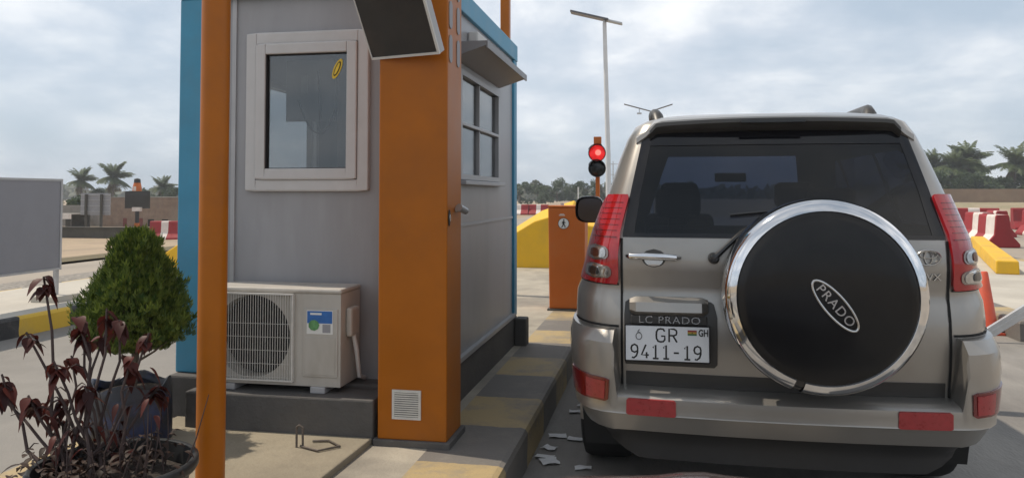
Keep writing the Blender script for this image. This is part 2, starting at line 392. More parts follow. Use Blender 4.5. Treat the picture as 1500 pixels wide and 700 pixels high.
# ------------------------------------------------------------------ terrain
def gz(x, y):
    """ground level: flat at the plaza, falling three quarters of a metre away beyond the next island"""
    return -0.75 * sm((-x - 9.0) / 16.0)
def sheet(name, xs, ys, mat, dz):
    g = G(); vs = [(x, y, gz(x, y) + dz) for y in ys for x in xs]; n = len(xs)
    fs = [(j * n + i, j * n + i + 1, (j + 1) * n + i + 1, (j + 1) * n + i) for j in range(len(ys) - 1) for i in range(n - 1)]
    g.add(vs, fs)
    return struct(g.build(name, mat, smooth=True))
def span(a, b, n): return [a + (b - a) * i / n for i in range(n + 1)]
ax = [-3000, -1200, -400, -150, -70] + span(-40, -8, 32) + [0, 10, 25, 50, 100, 300, 1000, 3000]
ay = [-1500, -300, -60, -20] + span(-10, 60, 35) + [80, 120, 250, 600, 1500, 3500]
sheet('ground', ax, ay, 'soil', -0.012)
sheet('apron', [-8.3, -6.3, 0, 6, 12, 20, 32], [-14, 0, 10, 20, 30, 40, 52], 'apron', -0.006)
sheet('lane', [-0.9, 1.4, 3.7], [-12, 0, 10, 20, 34], 'lane_concrete', -0.002)
sheet('side_lane', [-6.4, -4.5, -2.8], [-12, 0, 10, 20, 34], 'side_road', -0.002)
sheet('gravel_strip', span(-10.35, -8.25, 8), span(-6, 30, 18), 'gravel', 0.02)
sheet('far_road', span(-13.0, -10.35, 6), span(-8, 70, 20), 'apron', 0.0)
sheet('dry_verge', span(-15.0, -13.0, 8), span(-6, 40, 18), 'dry_grass', 0.05)

def island(name, x0, x1, y0, y1, z, kerb_mat, top_mat, strip=0.30, face=True):
    """raised kerbed island: painted kerb stones round a concrete top"""
    g = G(); r = 0.05
    # kerb ring with a rounded arris
    outer = [(x0, y0), (x1, y0), (x1, y1), (x0, y1)]
    def ring(d, h): return [(x0 + d, y0 + d, h), (x1 - d, y0 + d, h), (x1 - d, y1 - d, h), (x0 + d, y1 - d, h)]
    rings = [ring(0, -0.05), ring(0, z - 0.03), ring(0.012, z - 0.008), ring(0.035, z), ring(strip, z)]
    vs = [p for q in rings for p in q]
    fs = [(4 * i + j, 4 * i + (j + 1) % 4, 4 * i + 4 + (j + 1) % 4, 4 * i + 4 + j) for i in range(len(rings) - 1) for j in range(4)]
    g.add(vs, fs, 0)
    g.add(ring(strip, z), [(0, 1, 2, 3)], 1)
    return struct(g.build(name, [kerb_mat, top_mat]))
island('island', -2.90, -0.69, 1.2, 16.5, 0.20, 'kerb_paint', 'island_concrete', 0.42)
island('next_island', -8.30, -6.35, 1.0, 19.0, 0.20, 'kerb_paint_far', 'pale_concrete', 0.06)
island('opposite_island', 3.45, 6.9, 8.48, 22.0, 0.20, 'kerb_paint', 'pale_concrete', 0.3)
g = G(); g.prism([(-2.58, 3.0), (-1.42, 3.0), (-1.40, 3.72), (-1.40, 3.90), (-2.58, 3.90)], 0.185, 0.232, 'Z')
struct(g.build('paving_slab', 'slab_concrete', bevel=0.008))

# ------------------------------------------------------------------ toll booth
def booth():
    X0, X1, Y0, Y1, Z0, Z1 = -2.66, -1.19, 4.09, 6.46, 0.43, 2.672
    t = thing('toll_booth', 'grey panelled toll booth with blue corner posts and white framed window', 'booth', (X0 + 0.75, Y0 + 1.2, 0.2))
    ox, oy, oz = t.location
    def B(g, x0, x1, y0, y1, z0, z1, mi=0): g.box(x0 - ox, x1 - ox, y0 - oy, y1 - oy, z0 - oz, z1 - oz, mi=mi)
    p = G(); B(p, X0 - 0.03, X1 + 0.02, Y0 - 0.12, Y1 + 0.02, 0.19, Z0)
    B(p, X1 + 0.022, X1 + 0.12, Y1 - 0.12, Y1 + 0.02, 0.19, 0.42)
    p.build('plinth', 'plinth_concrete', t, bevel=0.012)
    w = G(); th = 0.06
    # front wall round its window
    wx0, wx1, wz0, wz1 = -2.21, -1.655, 1.53, 2.26
    B(w, X0 + 0.01, wx0, Y0, Y0 + th, Z0, Z1 - 0.02); B(w, wx1, X1, Y0, Y0 + th, Z0, Z1 - 0.02)
    B(w, wx0, wx1, Y0, Y0 + th, Z0, wz0); B(w, wx0, wx1, Y0, Y0 + th, wz1, Z1 - 0.02)
    # lane-side wall round its window
    a0, a1, c0, c1 = 4.62, 5.80, 1.52, 2.20
    B(w, X1 - th, X1, Y0 + th, a0, Z0, Z1 - 0.02); B(w, X1 - th, X1, a1, Y1, Z0, Z1 - 0.02)
    B(w, X1 - th, X1, a0, a1, Z0, c0); B(w, X1 - th, X1, a0, a1, c1, Z1 - 0.02)
    # far-side wall round an unseen window, added to let light in
    B(w, X0 + 0.01, X0 + 0.01 + th, Y0 + th, 4.7, Z0, Z1 - 0.02); B(w, X0 + 0.01, X0 + 0.01 + th, 5.7, Y1, Z0, Z1 - 0.02)
    B(w, X0 + 0.01, X0 + 0.01 + th, 4.7, 5.7, Z0, c0); B(w, X0 + 0.01, X0 + 0.01 + th, 4.7, 5.7, c1, Z1 - 0.02)
    # back wall, floor
    B(w, X0 + 0.07, X1 - th, Y1 - th, Y1, Z0, Z1 - 0.02)
    B(w, X0 + 0.07, X1 - th, Y0 + th, Y1 - th, Z0, Z0 + 0.04)
    w.build('wall', 'booth_grey', t)
    for q_ in ((-2.385, -2.36, Y0 - 0.012, Y0 + 0.002, Z0, Z1 - 0.02), (X1 - 0.002, X1 + 0.008, Y0 + 0.3, Y1 - 0.1, 1.235, 1.252), (X1 - 0.002, X1 + 0.03, Y0 + 0.3, Y1 - 0.1, Z0 + 0.002, Z0 + 0.03)):
        tr = G(); B(tr, *q_); tr.build('wall_trim', 'grey_metal', t)
    for (x0, x1, y0, y1) in ((X0 - 0.03, X0 + 0.115, Y0 - 0.05, Y0 + 0.10), (X1 - 0.10, X1 + 0.02, Y1 - 0.10, Y1 + 0.02), (X0 - 0.03, X0 + 0.115, Y1 - 0.1, Y1 + 0.02)):
        q = G(); B(q, x0, x1, y0, y1, Z0 + 0.001, Z1 - 0.13); q.build('corner_post', 'booth_blue', t, bevel=0.008)
    r = G(); B(r, X0 - 0.035, X1 + 0.025, Y0 - 0.055, Y1 + 0.025, Z1 - 0.13, Z1 + 0.005)
    B(r, X0 + 0.02, X1 - 0.03, Y0, Y1 - 0.03, Z1 + 0.005, Z1 + 0.02)
    r.build('roof', 'booth_blue', t, bevel=0.006)
    # front window
    def frame(name, x0, x1, z0, z1, wdt, y0, y1, mat, par):
        f = G()
        B(f, x0, x0 + wdt, y0, y1, z0, z1); B(f, x1 - wdt, x1, y0, y1, z0, z1)
        B(f, x0 + wdt, x1 - wdt, y0, y1, z0, z0 + wdt); B(f, x0 + wdt, x1 - wdt, y0, y1, z1 - wdt, z1)
        return f.build(name, mat, par, bevel=0.006)
    wn = frame('window', wx0 - 0.078, wx1 + 0.095, wz0 - 0.078, wz1 + 0.075, 0.062, Y0 - 0.03, Y0 + 0.02, 'upvc', t)
    frame('sash', wx0 - 0.014, wx1 + 0.03, wz0 - 0.014, wz1 + 0.012, 0.058, Y0 - 0.042, Y0 + 0.015, 'upvc', wn)
    frame('gasket', wx0 + 0.040, wx1 - 0.024, wz0 + 0.040, wz1 - 0.042, 0.008, Y0 - 0.03, Y0 + 0.012, 'gasket', wn)
    gl = G(); B(gl, wx0 + 0.044, wx1 - 0.028, Y0 - 0.012, Y0 - 0.006, wz0 + 0.044, wz1 - 0.046); gl.build('pane', 'booth_glass', wn)
    st = G()
    def ell(cx_, cz_, a, b, rot, y, mi, n=24):
        pts = []
        for k in range(n):
            an = 2 * math.pi * k / n; u, v = a * math.cos(an), b * math.sin(an)
            pts.append((cx_ + u * math.cos(rot) - v * math.sin(rot) - ox, cz_ + u * math.sin(rot) + v * math.cos(rot) - oz))
        st.prism(pts, y - oy, y - 0.0012 - oy, 'Y', mi)
    ell(-1.748, 2.125, 0.060, 0.021, R(66), Y0 - 0.0125, 0)
    ell(-1.748, 2.125, 0.044, 0.013, R(66), Y0 - 0.0140, 1)
    ell(-1.748, 2.125, 0.036, 0.008, R(66), Y0 - 0.0155, 0)
    st.build('sticker', ['label_yellow', 'black_ink'], wn)
    # lane-side window in two sliding leaves
    f = G()
    for (y0, y1, z0, z1) in ((a0, a1, c0, c0 + 0.035), (a0, a1, c1 - 0.035, c1), (a0, a0 + 0.04, c0 + 0.035, c1 - 0.035), (a1 - 0.04, a1, c0 + 0.035, c1 - 0.035), (a0 + 0.04, a1 - 0.04, 1.856, 1.878)):
        B(f, X1 - 0.05, X1 + 0.012, y0, y1, z0, z1)
    B(f, X1 - 0.04, X1 + 0.006, 5.144, 5.156, c0 + 0.035, 1.856); B(f, X1 - 0.04, X1 + 0.006, 5.144, 5.156, 1.878, c1 - 0.035)
    sw = f.build('window', 'grey_metal', t, bevel=0.004)
    gl = G(); B(gl, X1 - 0.022, X1 - 0.016, a0 + 0.04, a1 - 0.04, c0 + 0.035, 1.856); B(gl, X1 - 0.022, X1 - 0.016, a0 + 0.04, a1 - 0.04, 1.878, c1 - 0.035)
    gl.build('pane', 'booth_glass', sw)
    f = G()
    for (y0, y1, z0, z1) in ((4.7, 5.7, c0, c0 + 0.035), (4.7, 5.7, c1 - 0.035, c1), (4.7, 4.74, c0 + 0.035, c1 - 0.035), (5.66, 5.7, c0 + 0.035, c1 - 0.035)):
        B(f, X0, X0 + 0.07, y0, y1, z0, z1)
    fw = f.build('window', 'upvc', t, bevel=0.004)  # unseen far-side window, added to light the inside of the booth
    gl = G(); B(gl, X0 + 0.03, X0 + 0.036, 4.74, 5.66, c0 + 0.035, c1 - 0.035); gl.build('pane', 'booth_glass', fw)
    sl = G(); B(sl, X1 + 0.002, X1 + 0.05, a0 - 0.02, a1 + 0.02, c0 - 0.03, c0 - 0.004); sl.build('window_sill', 'grey_metal', t, bevel=0.004)
    # awning over the lane-side window, a thin sheet with a lip
    aw = G()
    y0, y1 = 4.45, 5.83
    def P(x, y, z): return (x - ox, y - oy, z - oz)
    aw.hexa([P(X1 + 0.002, y0, 2.235), P(-0.988, y0, 2.300), P(-0.988, y1, 2.300), P(X1 + 0.002, y1, 2.235), P(X1 + 0.002, y0, 2.25), P(-0.988, y0, 2.315), P(-0.988, y1, 2.315), P(X1 + 0.002, y1, 2.25)])
    B(aw, -0.987, -0.976, y0, y1, 2.285, 2.33)
    aw.hexa([P(X1 + 0.003, y0 + 0.004, 2.25), P(-0.98, y0 + 0.004, 2.315), P(-0.98, y0 + 0.012, 2.315), P(X1 + 0.003, y0 + 0.012, 2.25), P(X1 + 0.003, y0 + 0.004, 2.33), P(-0.98, y0 + 0.004, 2.33), P(-0.98, y0 + 0.012, 2.33), P(X1 + 0.003, y0 + 0.012, 2.33)])
    aw.build('awning', 'awning_grey', t, bevel=0.003)
    sb = G(); B(sb, X1 + 0.002, X1 + 0.07, 4.82, 5.95, 2.395, 2.465); sb.build('shutter_box', 'booth_white', t, bevel=0.012)
    # inside: a desk, a post and two pale notices on the rear wall, a hanging cable
    d = G(); B(d, X0 + 0.09, X1 - 0.08, 5.5, 6.3, 1.10, 1.14); B(d, X0 + 0.09, X0 + 0.13, 5.5, 6.3, Z0 + 0.04, 1.10); B(d, X1 - 0.14, X1 - 0.10, 5.5, 6.3, Z0 + 0.04, 1.10)
    d.build('desk', 'dark_plastic', t)
    d = G(); B(d, -1.82, -1.72, Y0 + 0.16, Y0 + 0.24, Z0 + 0.04, Z1 - 0.13); d.build('inner_post', 'post_brown', t)
    d = G(); B(d, -2.356, -2.310, 4.895, 4.90, 2.105, 2.225); d.build('notice', 'paper', t)
    d = G(); B(d, -2.252, -2.222, 4.895, 4.90, 2.115, 2.215); d.build('notice', 'paper', t)
    d = G(); B(d, -2.47, -2.12, 4.91, 4.93, 1.92, 2.33); B(d, -2.32, -2.28, 4.9105, 4.9295, 0.47, 1.9199); d.build('notice_board', 'booth_white', t)
    d = G()
    pts = [(lerp(-2.365, -2.075, k / 12) - ox, 4.88 - oy, 2.06 - 0.225 * (1 - (2 * k / 12 - 1) ** 2) - oz) for k in range(13)]
    d.tube(pts, 0.006, 6); d.tube([(-2.215 - ox, 4.88 - oy, 1.86 - oz), (-2.21 - ox, 4.88 - oy, 2.0 - oz), (-2.225 - ox, 4.88 - oy, 2.25 - oz)], 0.006, 6); d.build('cable', 'dark_plastic', t, smooth=True)
    return t
booth()

# block under the outdoor unit, and the unit itself
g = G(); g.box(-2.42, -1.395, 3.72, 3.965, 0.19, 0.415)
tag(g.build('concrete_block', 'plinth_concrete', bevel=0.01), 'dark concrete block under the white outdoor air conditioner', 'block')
def ac_unit():
    W, D, H = 0.74, 0.26, 0.52
    t = thing('air_conditioner', 'white outdoor air conditioner with round fan grille on dark block', 'air conditioner', (-1.970, 3.80, 0.415))
    fx = -0.118                       # fan centre
    c = G(); zb = 0.035
    # casing: front plate with a round hole, sides, back
    n = 48; r = 0.212; cz = zb + 0.245
    x0, x1, z0, z1 = -W / 2, W / 2, zb, H - 0.014
    outer = []
    for k in range(n):
        a = 2 * math.pi * k / n; ca, sa = math.cos(a), math.sin(a)
        sx = ((x1 - fx) if ca > 0 else (x0 - fx)) / ca if abs(ca) > 1e-6 else 1e9
        sz = ((z1 - cz) if sa > 0 else (z0 - cz)) / sa if abs(sa) > 1e-6 else 1e9
        q = min(sx, sz); outer.append((fx + ca * q, 0, cz + sa * q))
    inner = [(fx + r * math.cos(2 * math.pi * k / n), 0, cz + r * math.sin(2 * math.pi * k / n)) for k in range(n)]
    deep = [(x, 0.10, z) for x, y, z in inner]
    vs = outer + inner + deep
    fs = [(k, (k + 1) % n, n + (k + 1) % n, n + k) for k in range(n)] + [(n + k, n + (k + 1) % n, 2 * n + (k + 1) % n, 2 * n + k) for k in range(n)]
    c.add(vs, fs)
    c.add([(x1, 0, z0), (x1, 0, z1), (x0, 0, z0), (x0, 0, z1)], [])
    c.add([(x0, 0, z0), (x1, 0, z0), (x1, D, z0), (x0, D, z0), (x0, 0, z1), (x1, 0, z1), (x1, D, z1), (x0, D, z1)], [(0, 1, 2, 3), (4, 7, 6, 5), (1, 2, 6, 5), (2, 3, 7, 6), (3, 0, 4, 7)])
    # corner fill triangles of the front plate
    for (px, pz) in ((x0, z0), (x1, z0), (x1, z1), (x0, z1)):
        k = int((math.atan2(pz - cz, px - fx) % (2 * math.pi)) / (2 * math.pi / n))
        c.add([outer[k], outer[(k + 1) % n], (px, 0, pz)], [(0, 1, 2)])
    c.build('casing', 'ac_white', t)
    lid = G(); lid.box(-W / 2 - 0.006, W / 2 + 0.006, -0.008, D + 0.006, H - 0.0135, H + 0.012); lid.build('lid', 'ac_white', t, bevel=0.01)
    b = G(); b.lathe([(r - 0.002, 0.099), (0.0, 0.0985)], (fx, 0, cz), 'Y', 32, cap=False); b.build('fan_recess', 'gap_black', t)
    f = G(); f.lathe([(0.0, 0.045), (0.05, 0.05), (0.055, 0.09)], (fx, 0, cz), 'Y', 20, cap=False)
    for k in range(3):
        a0 = 2 * math.pi * k / 3 + 0.4
        vs = []
        for i in range(5):
            for j in range(5):
                rr = lerp(0.05, 0.195, i / 4); a = a0 + lerp(-0.55, 0.55, j / 4) + 0.25 * i / 4
                vs.append((fx + rr * math.cos(a), 0.045 + 0.045 * j / 4, cz + rr * math.sin(a)))
        f.add(vs, [(i * 5 + j, i * 5 + j + 1, i * 5 + j + 6, i * 5 + j + 5) for i in range(4) for j in range(4)])
    f.build('fan', 'gap_black', t, smooth=True)
    w = G(); gx0, gx1, gz0, gz1 = fx - 0.236, fx + 0.236, cz - 0.225, cz + 0.225
    for (a, b_, c_, d) in ((gx0, gx1, gz0, gz0 + 0.008), (gx0, gx1, gz1 - 0.008, gz1), (gx0, gx0 + 0.008, gz0 + 0.008, gz1 - 0.008), (gx1 - 0.008, gx1, gz0 + 0.008, gz1 - 0.008)):
        w.box(a, b_, -0.022, -0.002, c_, d)
    for k in range(33):
        x = lerp(gx0 + 0.014, gx1 - 0.014, k / 32)
        w.box(x - 0.0011, x + 0.0011, -0.0215, -0.018, gz0 + 0.008, gz1 - 0.008)
    for k in range(5):
        z = lerp(gz0 + 0.02, gz1 - 0.02, k / 6)
        w.box(gx0 + 0.008, gx1 - 0.008, -0.0178, -0.015, z - 0.0010, z + 0.0010)
    w.build('grille', 'ac_wire', t)
    p = G(); px0, px1 = 0.168, 0.355
    p.box(px0, px1, -0.006, 0.004, zb + 0.05, H - 0.09)
    p.box(px0 + 0.012, px1 - 0.012, -0.0085, -0.0061, zb + 0.06, H - 0.235)
    p.build('service_panel', 'ac_white', t, bevel=0.003)
    s = G(); sx0, sx1, sz0, sz1 = px0 + 0.02, px1 - 0.025, H - 0.218, H - 0.098
    s.box(sx0, sx1, -0.0075, -0.0062, sz0, sz1, mi=0)
    s.box(sx0 + 0.003, sx1 - 0.003, -0.0088, -0.0076, sz0 + 0.055, sz1 - 0.003, mi=1)
    s.prism([(sx0 + 0.02 + 0.03 * math.cos(a) + 0.02, sz0 + 0.045 + 0.028 * math.sin(a)) for a in [2 * math.pi * k / 9 for k in range(9)]], -0.0089, -0.0101, 'Y', 2)
    s.box(sx1 - 0.055, sx1 - 0.012, -0.0088, -0.0076, sz0 + 0.008, sz0 + 0.05, mi=3)
    s.box(sx0 + 0.02, sx1 - 0.06, -0.0101, -0.0089, sz1 - 0.022, sz1 - 0.012, mi=0)
    s.build('energy_label', ['label_white', 'label_blue', 'label_green', 'slot_grey'], t)
    v = G(); v.box(W / 2 + 0.001, W / 2 + 0.035, 0.06, 0.17, 0.28, 0.43); v.build('valve_cover', 'ac_white', t, bevel=0.012)
    for x in (-0.25, 0.25):
        h = G(); h.box(x - 0.04, x + 0.04, -0.01, D + 0.005, 0.001, 0.034); h.build('foot', 'grey_metal', t, bevel=0.004)
    pp = G(); pp.tube([(W / 2 + 0.02, 0.12, 0.29), (W / 2 + 0.035, 0.13, 0.2), (W / 2 + 0.04, 0.16, 0.06), (W / 2 + 0.03, 0.26, 0.03)], 0.012, 8)
    pp.build('pipe', 'booth_white', t, smooth=True)
ac_unit()

# ------------------------------------------------------------------ orange pillar
def pillar():
    t = thing('control_pillar', 'tall orange metal pillar with a vent grille beside the booth', 'pillar', (-1.195, 3.86, 0.2))
    W, D, H = 0.352, 0.28, 2.42
    b = G(); b.box(-W / 2, W / 2, -D / 2, D / 2, 0.03, H); b.build('body', 'orange_paint', t, bevel=0.008, seg=3)
    k = G(); k.box(-W / 2 - 0.02, W / 2 + 0.02, -D / 2 - 0.015, D / 2 + 0.02, -0.005, 0.032); k.build('base', 'plinth_concrete', t, bevel=0.006)
    v = G(); x0, x1, z0, z1 = -0.099, 0.048, 0.133, 0.275; y = -D / 2
    for (a, c, e, f) in ((x0, x1, z0, z0 + 0.012), (x0, x1, z1 - 0.012, z1), (x0, x0 + 0.012, z0 + 0.012, z1 - 0.012), (x1 - 0.012, x1, z0 + 0.012, z1 - 0.012)): v.box(a, c, y - 0.008, y - 0.0005, e, f)
    for i in range(11):
        z = lerp(z0 + 0.018, z1 - 0.018, i / 10)
        v.box(x0 + 0.012, x1 - 0.012, y - 0.007, y - 0.003, z - 0.0034, z + 0.0034)
    vo = v.build('vent_grille', 'ac_wire', t)
    d = G(); d.box(x0 + 0.012, x1 - 0.012, y - 0.002, y - 0.0005, z0 + 0.012, z1 - 0.012); d.build('recess', 'gap_black', vo)
    s = G()
    for yy in (-0.088, 0.060):
        for zc in (1.955, 2.125, 2.295):
            pts = []
            for i in range(16):
                a = 2 * math.pi * i / 16; pts.append((yy + 0.030 * math.cos(a), zc + (0.040 if math.sin(a) > 0 else -0.040) + 0.030 * math.sin(a)))
            s.prism(pts, W / 2 + 0.001, W / 2 + 0.004, 'X')
    s.build('louvre', 'slot_grey', t)
    q = G(); q.prism([(-0.11 + 0.014 * math.cos(2 * math.pi * i / 20), 1.115 + 0.040 * math.sin(2 * math.pi * i / 20)) for i in range(20)], W / 2 + 0.001, W / 2 + 0.006, 'X')
    ko = q.build('lock_plate', 'dark_plastic', t, bevel=0.001)
    q = G(); q.prism([(-0.11 + 0.006 * math.cos(2 * math.pi * i / 16), 1.115 + 0.02 * math.sin(2 * math.pi * i / 16)) for i in range(16)], W / 2 + 0.0062, W / 2 + 0.010, 'X'); q.build('keyhole', 'chrome_dull', ko)
    c = G(); c.tube([(W / 2 + 0.001, 0.02, 1.15), (W / 2 + 0.03, 0.02, 1.158)], 0.012, 10)
    c.tube([(W / 2 + 0.025, -0.01, 1.165), (W / 2 + 0.045, 0.06, 1.145)], [0.02, 0.017], 12)
    c.build('nozzle', 'galvanised', t, smooth=True)
    # display board hung on the pillar
    m = Matrix.Translation((-0.050, -D / 2 - 0.135, 2.070)) @ Matrix.Rotation(R(-15), 4, 'Z') @ Matrix.Rotation(R(30), 4, 'X')
    t2 = thing('display_board', 'dark tilted display board in pale frame high on the orange pillar', 'display', (-1.195, 3.86, 0.2))
    w2, h2, d2 = 0.197, 0.43, 0.05
    f = G(); f.box(-w2, w2, 0.006, d2, -0.19, h2, m); f.build('casing', 'grey_metal', t2, bevel=0.003)
    f = G()
    for (a, c_, e, g_) in ((-w2, w2, -0.19, -0.178), (-w2, w2, h2 - 0.012, h2), (-w2, -w2 + 0.006, -0.178, h2 - 0.012), (w2 - 0.012, w2, -0.178, h2 - 0.012)): f.box(a, c_, -0.006, 0.0055, e, g_, m)
    f.build('bezel', 'booth_white', t2)
    f = G(); f.box(-w2 + 0.006, w2 - 0.012, -0.002, 0.0055, -0.178, h2 - 0.012, m); f.build('screen', 'dark_screen', t2)
    for x in (-0.1, 0.1):
        f = G(); f.tube([m @ Vector((x, d2, 0.1)), Vector((x * 0.9, -D / 2 + 0.005, 2.26))], 0.012, 8); f.build('bracket', 'grey_metal', t2, smooth=True)
pillar()

# orange poles of the island
g = G(); g.lathe([(0.058, 0.0), (0.058, 3.2)], n=28); g.lathe([(0.11, 0.0), (0.11, 0.012), (0.062, 0.014)], n=28)
tag(g.build('orange_pole', 'orange_paint', smooth=True, loc=(-1.83, 3.0, 0.2)), 'round orange pole standing in front of the booth window wall', 'pole', 'orange poles on the island')
g = G(); g.box(-0.055, 0.055, -0.055, 0.055, 0.0, 3.9); g.box(-0.1, 0.1, -0.1, 0.1, 0, 0.012)
tag(g.build('orange_pole', 'orange_paint', loc=(-1.86, 9.5, 0.2), bevel=0.006), 'square orange post rising behind the booth roof', 'pole', 'orange poles on the island')

# bent steel rod on the island
g = G(); g.tube([(0, 0, -0.02), (0, 0, 0.095), (0.012, 0, 0.105), (0.03, 0, 0.095), (0.032, 0, 0.012), (0.02, 0.0, 0.008), (0.13, -0.05, 0.008), (0.205, 0.03, 0.008), (0.12, 0.10, 0.008), (0.045, 0.08, 0.008)], 0.0055, 8)
tag(g.build('steel_rod', 'steel_rod', smooth=True, loc=(-1.70, 3.52, 0.232)), 'rusty bent steel rod standing on the concrete slab', 'rod')

# ------------------------------------------------------------------ the off-road car
def interp(z, zs, vs):
    if z <= zs[0]: return vs[0]
    for i in range(len(zs) - 1):
        if z <= zs[i + 1]:
            t = (z - zs[i]) / (zs[i + 1] - zs[i]); return vs[i] + (vs[i + 1] - vs[i]) * t
    return vs[-1]
YO = 2.10                                      # car-local y of the root, measured from the foot of the rear window
class Hull:
    Z = [0.34, 0.45, 0.62, 0.72, 0.80, 0.90, 0.97, 1.00, 1.06, 1.12, 1.18, 1.24, 1.45, 1.60, 1.70, 1.76]
    W = [0.78, 0.865, 0.900, .905, 0.908, 0.908, 0.905, 0.896, 0.868, 0.846, 0.832, 0.815, 0.745, 0.695, 0.658, 0.620]
    RR = [0.10, 0.03, 0.01, -.012, -0.022, -0.020, -0.006, 0.004, -0.004, -0.012, -0.008, 0.0, 0.085, 0.155, 0.205, 0.235]
    B = [0.60, 0.65, 0.66, 0.66, 0.66, 0.66, 0.66, 0.66, 0.66, 0.66, 0.66, 0.655, 0.622, 0.592, 0.57, 0.55]
    CD = [0.30, 0.38, 0.42, .42, 0.42, 0.42, 0.42, 0.42, 0.40, 0.38, 0.36, 0.34, 0.28, 0.24, 0.21, 0.20]
    F = [4.20, 4.35, 4.38, 4.38, 4.38, 4.38, 4.36, 4.30, 4.02, 3.16, 3.06, 2.96, 2.64, 2.40, 2.22, 2.05]
    FC = [0.40, 0.45, 0.45, .45, 0.45, 0.45, 0.45, 0.45, 0.45, 0.30, 0.22, 0.18, 0.15, 0.13, 0.12, 0.12]
    tags = []
    def row(s, z):
        q = lambda a: interp(z, s.Z, a)
        w, r, b, c, f, fc = q(s.W), q(s.RR), q(s.B), q(s.CD), q(s.F), q(s.FC)
        g = b - 0.018
        bul = lambda x: -0.035 * (1 - (x / 0.67) ** 2) if abs(x) < 0.67 else 0
        P = []; T = []
        for k in range(8): P.append((g * k / 8, r + bul(g * k / 8))); T.append('glass')
        P.append((g, r + bul(g))); T.append('edge')
        for k in range(10):
            a = math.pi / 2 * k / 9
            P.append((b + (w - b) * math.sin(a) ** 0.92, r + c * (1 - math.cos(a) ** 0.92))); T.append('corner')
        T[-1] = 'dpillar'
        e1 = f - fc - 0.08
        ks = [('quarter', min(r + c + 0.06, e1 - 1.3)), ('cpillar', 1.10), ('rdoor', 1.17), ('bpillar', 1.96), ('fdoor', 2.03), ('apillar', max(e1, 2.05))]
        for i, (tg, y) in enumerate(ks):
            nx = ks[i + 1][1] if i + 1 < len(ks) else f - fc
            for k in range(2): P.append((w, lerp(y, nx, k / 2))); T.append(tg)
        fb = max(0.3, w - 0.22)
        for k in range(6):
            a = math.pi / 2 * k / 5
            P.append((w - (w - fb) * (1 - math.cos(a)), f - fc + fc * math.sin(a))); T.append('fcorner')
        T[-1] = 'screen'
        for k in range(1, 6): P.append((fb * (1 - k / 5), f + 0.03 * k / 5)); T.append('screen')
        s.tags = T
        return P
    def pt(s, u, z):
        """point on the side of the hull at arc length |u| from the rear centre line, sign picks the side"""
        sg = -1 if u < 0 else 1; u = abs(u); P = s.row(z); d = 0
        for i in range(len(P) - 1):
            l = math.dist(P[i], P[i + 1])
            if d + l >= u or i == len(P) - 2:
                t = (u - d) / l if l else 0
                return Vector((sg * lerp(P[i][0], P[i + 1][0], t), lerp(P[i][1], P[i + 1][1], t) - YO, z))
            d += l
    def surf(s, u, z, off=0.0):
        p = s.pt(u, z)
        if not off: return p
        a = s.pt(u + 0.02, z) - s.pt(u - 0.02, z); b = s.pt(u, z + 0.015) - s.pt(u, z - 0.015)
        n = a.cross(b).normalized()
        return p + n * off
HU = Hull()
def patch(g, rows, off, ns=10, nz=3, mirror=False, back=-0.002, mi=0):
    """a plate lying on the car body between rows of (z, u0, u1), raised by off, with its edges closed"""
    sg = -1 if mirror else 1
    of = off if callable(off) else (lambda u, z: off)
    R_ = []
    for i in range(len(rows) - 1):
        for k in range(nz): R_.append(tuple(lerp(a, b, k / nz) for a, b in zip(rows[i], rows[i + 1])))
    R_.append(rows[-1])
    top = [[HU.surf(sg * lerp(u0, u1, j / ns), z, of(lerp(u0, u1, j / ns), z)) for j in range(ns + 1)] for z, u0, u1 in R_]
    low = [[HU.surf(sg * lerp(u0, u1, j / ns), z, back) for j in range(ns + 1)] for z, u0, u1 in R_]
    n = ns + 1; m = len(R_)
    vs = [p for r in top for p in r] + [p for r in low for p in r]; K = n * m
    fs = [(i * n + j, i * n + j + 1, (i + 1) * n + j + 1, (i + 1) * n + j) for i in range(m - 1) for j in range(ns)]
    rim = [j for j in range(n)] + [i * n + ns for i in range(1, m)] + [(m - 1) * n + j for j in range(ns - 1, -1, -1)] + [i * n for i in range(m - 2, 0, -1)]
    fs += [(rim[k], rim[(k + 1) % len(rim)], rim[(k + 1) % len(rim)] + K, rim[k] + K) for k in range(len(rim))]
    if sg < 0: fs = [tuple(reversed(f)) for f in fs]
    g.add(vs, fs, mi)
def seam(g, pts, wd=0.007, off=0.004):
    """a dark shut line drawn along (u, z) points"""
    for (u0, z0), (u1, z1) in zip(pts, pts[1:]):
        n = max(1, int(math.hypot(u1 - u0, z1 - z0) / 0.04)); du, dz = u1 - u0, z1 - z0; L = math.hypot(du, dz) or 1
        nu, nz = -dz / L * wd / 2, du / L * wd / 2
        vs = []
        for k in range(n + 1):
            u, z = lerp(u0, u1, k / n), lerp(z0, z1, k / n)
            vs += [HU.surf(u + nu, z + nz, off), HU.surf(u - nu, z - nz, off)]
        g.add(vs, [(2 * k, 2 * k + 1, 2 * k + 3, 2 * k + 2) for k in range(n)])
